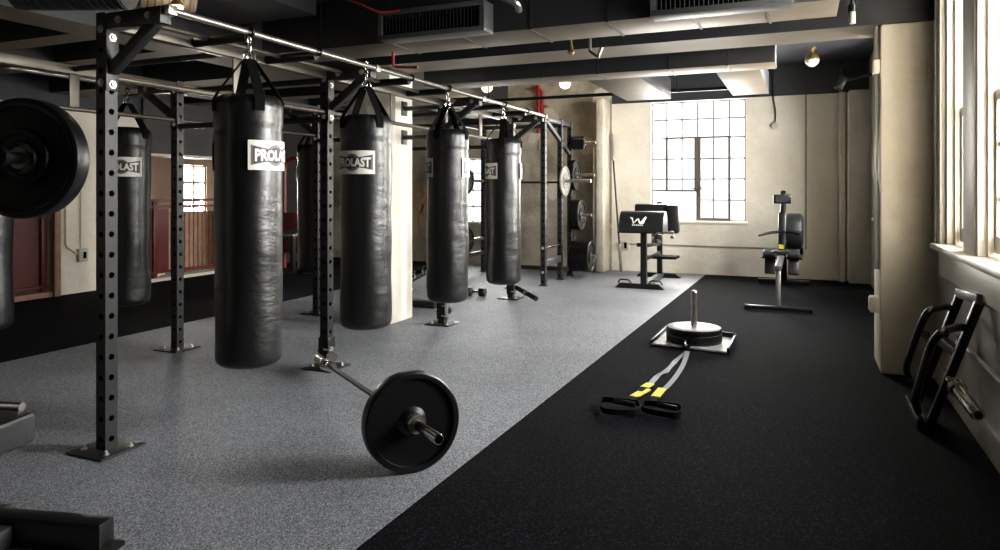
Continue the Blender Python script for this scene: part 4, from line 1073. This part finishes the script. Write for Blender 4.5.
# barbell standing in the corner
p0, p1 = fl(621, 272, .0), V((-2.765, 10.80, 2.14))
q0 = V((-2.575, 10.66, .012))
barbell(q0, p1, 'barbell leaning upright in the corner left of the big window', .42, .42, 'steel', 'black')

# ================================================================== ROWER
def rower():
    xm = -.24; yf, yr = 7.87, 10.08
    t = thing('rowing_machine', 'black rowing machine standing end on before the cream back wall', 'rowing machine', (xm, 8.9, 0))
    bm = newbm(); bar(bm, (xm - .31, yf, .032), (xm + .31, yf, .032), .06, .045, .01); f = obj('front_foot', bm, 'black', t)
    for x in (xm - .31, xm + .31):
        bm = newbm(); lathe(bm, (x - .02, yf, .03), (1, 0, 0), [(0, .028), (.04, .028)], 14); obj('foot_cap', bm, 'rubber', f)
    bm = newbm(); bar(bm, (xm, yf, .05), (xm, yf + .10, .43), .05, .075, .006); obj('front_leg', bm, 'alu', t)
    bm = newbm(); bar(bm, (xm - .32, yr, .045), (xm + .32, yr, .045), .07, .06, .01); obj('rear_foot', bm, 'black', t)
    bm = newbm(); bar(bm, (xm, yf - .03, .455), (xm, 9.35, .47), .065, .055, .008); obj('monorail', bm, 'alu', t)
    # seat parked near the footrests
    bm = newbm(); prism(bm, [(xm - .09, .51), (xm - .11, .53), (xm - .07, .545), (xm, .54), (xm + .07, .545), (xm + .11, .53), (xm + .09, .51)], 'y', 8.92, 9.12); obj('seat', bm, 'pad', t)
    bm = newbm(); bx(bm, xm - .05, xm + .05, 8.93, 9.1, .49, .515, .004); obj('seat_carriage', bm, 'black', t)
    for s in (-1, 1):
        bm = newbm(); R = Matrix.Rotation(-.7, 4, 'X')
        box(bm, (xm + s * .135, 9.30, .38), (.125, .06, .31), Matrix.Rotation(-.35, 4, 'X'), .012); fr = obj('foot_plate', bm, 'rib', t)
        bm = newbm(); sweep(bm, smooth_path([(xm + s * .14 - .075, 9.30, .42), (xm + s * .14 - .06, 9.22, .44), (xm + s * .14, 9.19, .45), (xm + s * .14 + .06, 9.22, .44), (xm + s * .14 + .075, 9.30, .42)]), .02, h=.003, up=V((0, 0, 1))); obj('foot_strap', bm, 'webbing', fr)
        bm = newbm(); lathe(bm, (xm + s * .14 - .075, 9.25, .475), (1, 0, 0), [(0, .035), (.02, .055), (.12, .055), (.14, .035)], 18); obj('heel_cup', bm, 'rib', fr)
    bm = newbm(); bar(bm, (xm, yr, .06), (xm, 9.55, .62), .09, .06, .006); bar(bm, (xm, 9.35, .47), (xm, 9.95, .50), .08, .07, .006); obj('rear_frame', bm, 'black', t)
    bm = newbm(); bar(bm, (xm - .005, 9.5, .42), (xm - .005, 9.62, .98), .085, .07, .012); obj('chain_housing', bm, 'black', t)
    # flywheel housing
    bm = newbm(); cx = xm + .13
    lathe(bm, (cx - .11, 9.88, .73), (1, 0, 0), [(0, .14), (0, .19), (.02, .225), (.05, .235), (.17, .235), (.20, .225), (.22, .19), (.22, .12)], 40); fw = obj('flywheel_housing', bm, 'rib', t)
    bm = newbm()
    for i in range(24):
        a = 2 * PI * i / 24; bar(bm, V((cx + .112, 9.88 + .05 * math.cos(a), .73 + .05 * math.sin(a))), V((cx + .112, 9.88 + .17 * math.cos(a), .73 + .17 * math.sin(a))), .006, .006)
    for r in (.08, .12, .16): torus(bm, (cx + .112, 9.88, .73), (1, 0, 0), r, .003, 32, 6)
    obj('vent_guard', bm, 'black', fw)
    # monitor arm + monitor
    bm = newbm(); sweep(bm, round_path([(xm + .0, 9.62, .90), (xm + .015, 9.60, 1.15), (xm + .01, 9.52, 1.24)], .05), .034, 12); lathe(bm, (xm + .012, 9.55, 1.13), (0, 0, 1), [(0, .03), (.04, .05), (.08, .05), (.11, .03)], 16); obj('monitor_arm', bm, 'black', t)
    bm = newbm(); box(bm, (xm + .0, 9.46, 1.155), (.205, .045, .115), Matrix.Rotation(.12, 4, 'X'), .01); mo = obj('monitor', bm, 'black', t)
    bm = newbm(); box(bm, (xm + .0, 9.434, 1.158), (.150, .004, .078), Matrix.Rotation(.12, 4, 'X')); obj('screen', bm, 'screen', mo)
    # handle with chain resting on its hook
    bm = newbm(); sweep(bm, smooth_path([(xm - .27, 9.32, .70), (xm - .15, 9.37, .73), (xm, 9.40, .745), (xm + .12, 9.38, .74), (xm + .20, 9.35, .72)]), .017, 12); obj('pull_handle', bm, 'rubber', t)
    bm = newbm(); bx(bm, xm - .035, xm + .035, 9.38, 9.50, .70, .73, .006); obj('handle_hook', bm, 'black', t)
    bm = newbm(); box(bm, (xm - .01, 9.462, .555), (.055, .006, .05), Matrix.Rotation(.2, 4, 'X')); obj('sticker', bm, 'yellow', t, label='small yellow warning sticker')
rower()

# ================================================================== PUSH SLED LEANING AT THE RIGHT WALL
def px_plane(u, v, off=0.0):   # photo point on the leaning plane x = .57 + .30 z (shifted by off into the room)
    ray = V(((u - 500) / F * ct - st, (u - 500) / F * st + ct, -(v - HZ) / F))
    x0 = .60 - off; k = .27
    # x = x0 + k z ; point = (0,0,H)+t ray
    tt = (x0 + k * H) / (ray.x - k * ray.z)
    return V((0, 0, H)) + ray * tt
def leaning():
    o3 = lambda x, y: (900 + x / 3.44, 280 + y / 3.44)
    P = lambda x, y, off=0: px_plane(*o3(x, y), off)
    tl, tr = P(210, 45), P(278, 66); bl, brr = P(56, 455), P(104, 500)
    t = thing('push_sled', 'black tube push sled with chrome pegs tipped up against the right wall', 'sled', ((bl.x + brr.x) / 2, (bl.y + brr.y) / 2, 0))
    bl.z = max(bl.z, .05); brr.z = max(brr.z, .05)
    for (nm, a, b) in (('side_beam', tl, bl), ('side_beam', tr, brr)):
        bm = newbm(); bar(bm, a, b, .034, .042, .006, V((1, 0, 0))); obj(nm, bm, 'black', t)
    bm = newbm(); bar(bm, tl + (tl - tr) * .06, tr - (tl - tr) * .06, .05, .05, .006); obj('end_beam', bm, 'alu', t)
    bm = newbm(); bar(bm, bl, brr, .05, .06, .006); obj('skid', bm, 'black', t)
    bm = newbm(); bar(bm, bl + V((-.05, 0, -.0)), bl + (brr - bl) * .9 + V((-.05, 0, -.025)), .012, .07, .003); obj('wear_strip', bm, 'chrome', t)
    m1, m2 = tl.lerp(bl, .42), tr.lerp(brr, .42)
    bm = newbm(); bar(bm, m1, m2, .045, .05, .004); obj('cross_beam', bm, 'black', t)
    # two bent push handles
    h1 = [P(178, 92), P(150, 92, .06), P(95, 105, .16), P(62, 175, .16), P(20, 300, .16), P(30, 335, .12), P(75, 345, .0)]
    h2 = [P(238, 165), P(200, 162, .05), P(140, 178, .16), P(105, 225, .16), P(50, 410, .16), P(62, 452, .08)]
    for h in (h1, h2):
        h[0].x = min(h[0].x, .80); bm = newbm(); sweep(bm, round_path(h, .07, 6), .019, 14); obj('push_handle', bm, 'black', t)
    # chrome plate pegs
    for (a, b, c_) in ((tl.lerp(bl, .40), P(92, 190, .10), .10), (tr.lerp(brr, .66), P(262, 455, .16), 0)):
        pass
    a = P(110, 205, .02); b = P(88, 188, .10); bm = newbm(); lathe(bm, a, (b - a), [(0, .034), (.02, .034), (.02, .024), ((b - a).length, .024)], 18); obj('plate_peg', bm, 'chrome', t)
    a = P(192, 368, .03); b = P(258, 452, .0)
    ya = -a.x * st + a.y * ct
    Zb = ya - .19; b = V(((975 - 500) / F * Zb * ct - Zb * st, (975 - 500) / F * Zb * st + Zb * ct, H - (411 - HZ) / F * Zb))
    dq = b - a
    bm = newbm(); lathe(bm, a, dq, [(0, .02), (.0, .040), (.03, .040), (.03, .031), (.225, .031), (.235, .027)], 22); pg = obj('plate_peg', bm, 'chrome', t)
    bm = newbm(); lathe(bm, a + dq.normalized() * .2352, dq, [(0, .018), (.003, .018)], 16); obj('peg_cap', bm, 'rubber', pg)
    bm = newbm(); lathe(bm, P(183, 345, .03), (-1, -.2, .2), [(0, .016), (.02, .016), (.03, .008)], 12); obj('pin', bm, 'chrome', t)
    bm = newbm(); a = P(198, 190, -.03); b = P(198, 245, -.03); tube(bm, a, b, .008, 8); tube(bm, a, a + (tr - tl) * .06, .008, 8); obj('hook', bm, 'chrome', t)
leaning()

# ================================================================== SMALL THINGS IN THE BACK
# notched bench beyond the column
a = fl(408, 308, 0); 
t = thing('incline_bench', 'dark incline bench with pale notched rail right of the white column', 'bench', (-4.35, 7.0, 0))
bb, be = fl(404, 304, .06), fl(430, 281, .20)
bb = V((-4.32, 6.65, .10)); be = V((-4.05, 7.85, .42))
bm = newbm(); bar(bm, bb, be, .09, .05, .004); obj('back_rail', bm, 'black', t)
bm = newbm(); d = be - bb
for i in range(9):
    p = bb + d * (i + .5) / 9; box(bm, p + V((.0, 0, .035)), (.10, .03, .055), Matrix.Rotation(.5, 4, 'X'))
obj('notched_rail', bm, 'chrome', t)
bm = newbm(); bx(bm, -4.35, -3.62, 6.58, 6.70, 0, .07, .004); obj('base_foot', bm, 'black', t)
bm = newbm(); bar(bm, (be.x, be.y, 0.02), (be.x, be.y, be.z), .06, .06, .004, V((0, 1, 0))); bx(bm, be.x - .25, be.x + .25, be.y - .03, be.y + .03, 0, .05); obj('rear_leg', bm, 'black', t)
bm = newbm(); bar(bm, bb + V((0, 0, -.08)), (bb.x, bb.y, .06), .06, .06, .0, V((0, 1, 0))); obj('front_leg', bm, 'black', t)
# dumbbell like box on the floor between bags
p = fl(474, 296, 0)
t = thing('hex_dumbbell', 'small black dumbbell on the grey floor between the two far bags', 'dumbbell', tuple(p))
for s in (-.11, .07):
    bm = newbm(); lathe(bm, (p.x + s, p.y, .052), (1, 0, 0), [(0, .045), (.01, .055), (.07, .055), (.08, .045)], 6); obj('weight_head', bm, 'rubber', t)
bm = newbm(); tube(bm, (p.x - .04, p.y, .052), (p.x + .08, p.y, .052), .016, 12); obj('grip', bm, 'chrome', t)
# red framed machine in the dark left
p = V((-7.1, 8.6, 0))
t = thing('exercise_bike', 'dark exercise machine with red frame glimpsed right of the biggest bag', 'exercise machine', tuple(p))
bm = newbm(); sweep(bm, round_path([(p.x - .25, p.y, .05), (p.x - .25, p.y, 1.75), (p.x + .22, p.y, 1.75), (p.x + .22, p.y, .05)], .2), .03, 10); obj('hoop_frame', bm, 'redpipe', t)
bm = newbm(); bx(bm, p.x - .4, p.x + .4, p.y - .03, p.y + .03, 0, .06); bx(bm, p.x - .03, p.x + .03, p.y - .7, p.y + .1, 0, .06); obj('base', bm, 'black', t)
bm = newbm(); bx(bm, p.x - .22, p.x + .19, p.y - .04, p.y + .04, .30, .92, .01); obj('shroud', bm, 'red', t)
bm = newbm(); box(bm, (p.x + .12, p.y - .25, .62), (.30, .34, .06), Matrix.Rotation(.2, 4, 'X'), .02); obj('seat', bm, 'alu', t)
bm = newbm(); bar(bm, (p.x + .12, p.y - .25, .05), (p.x + .12, p.y - .25, .60), .06, .06, 0, V((0, 1, 0))); obj('seat_post', bm, 'black', t)
# graffiti: orange strokes on the far wall beyond the column
bm = newbm(); g = [aty(u, v, YB - .034) for u, v in ((414, 190), (420, 186), (424, 194), (418, 200), (413, 197), (415, 206), (421, 212), (424, 204), (419, 218), (421, 228))]
sweep(bm, smooth_path(g), .018, h=.0015, up=V((0, -1, 0)))
tag(obj('painted_mark', bm, 'orange'), 'orange spray painted scrawl on the far wall right of the column', 'graffiti')

# ================================================================== LIGHT: daylight through the windows
W = bpy.data.worlds.new('sky'); S.world = W; W.use_nodes = True
bg = W.node_tree.nodes['Background']; bg.inputs[0].default_value = (.90, .96, 1.0, 1); bg.inputs[1].default_value = 2.6
def area(loc, rot, sx_, sy_, e, col=(1, .97, .92)):
    l = bpy.data.lights.new('daylight', 'AREA'); l.shape = 'RECTANGLE'; l.size = sx_; l.size_y = sy_; l.energy = e; l.color = col
    o = bpy.data.objects.new('daylight', l); C.objects.link(o); o.location = loc; o.rotation_euler = rot; return o
def aimed(loc, d, sx_, sy_, e, col):
    o = area(loc, (0, 0, 0), sx_, sy_, e, col); o.rotation_euler = V(d).to_track_quat('-Z', 'Y').to_euler(); return o
aimed((XR + 1.5, 5.3, 2.5), (-1, -.75, -.35), 3.2, 2.6, 1650, (1, .96, .90))
aimed((XR + .75, 4.0, 2.0), (-1, .1, -.05), 2.4, 2.0, 280, (1, .96, .90))
aimed((XR + .60, 7.9, 2.0), (-1, .30, -.12), 2.9, 2.2, 1250, (1, .955, .89))
area(((WX0 + WX1) / 2, YB + .5, 1.75), (-PI / 2, 0, 0), 1.5, 1.9, 240, (1, .94, .85))
area((-5.08, YB + .5, 1.25), (-PI / 2, 0, 0), 1.0, 1.2, 80, (1, .96, .90))
area((HX - .4, 9.6, 1.3), (0, -PI / 2, 0), 1.1, .8, 420, (1, .93, .82))
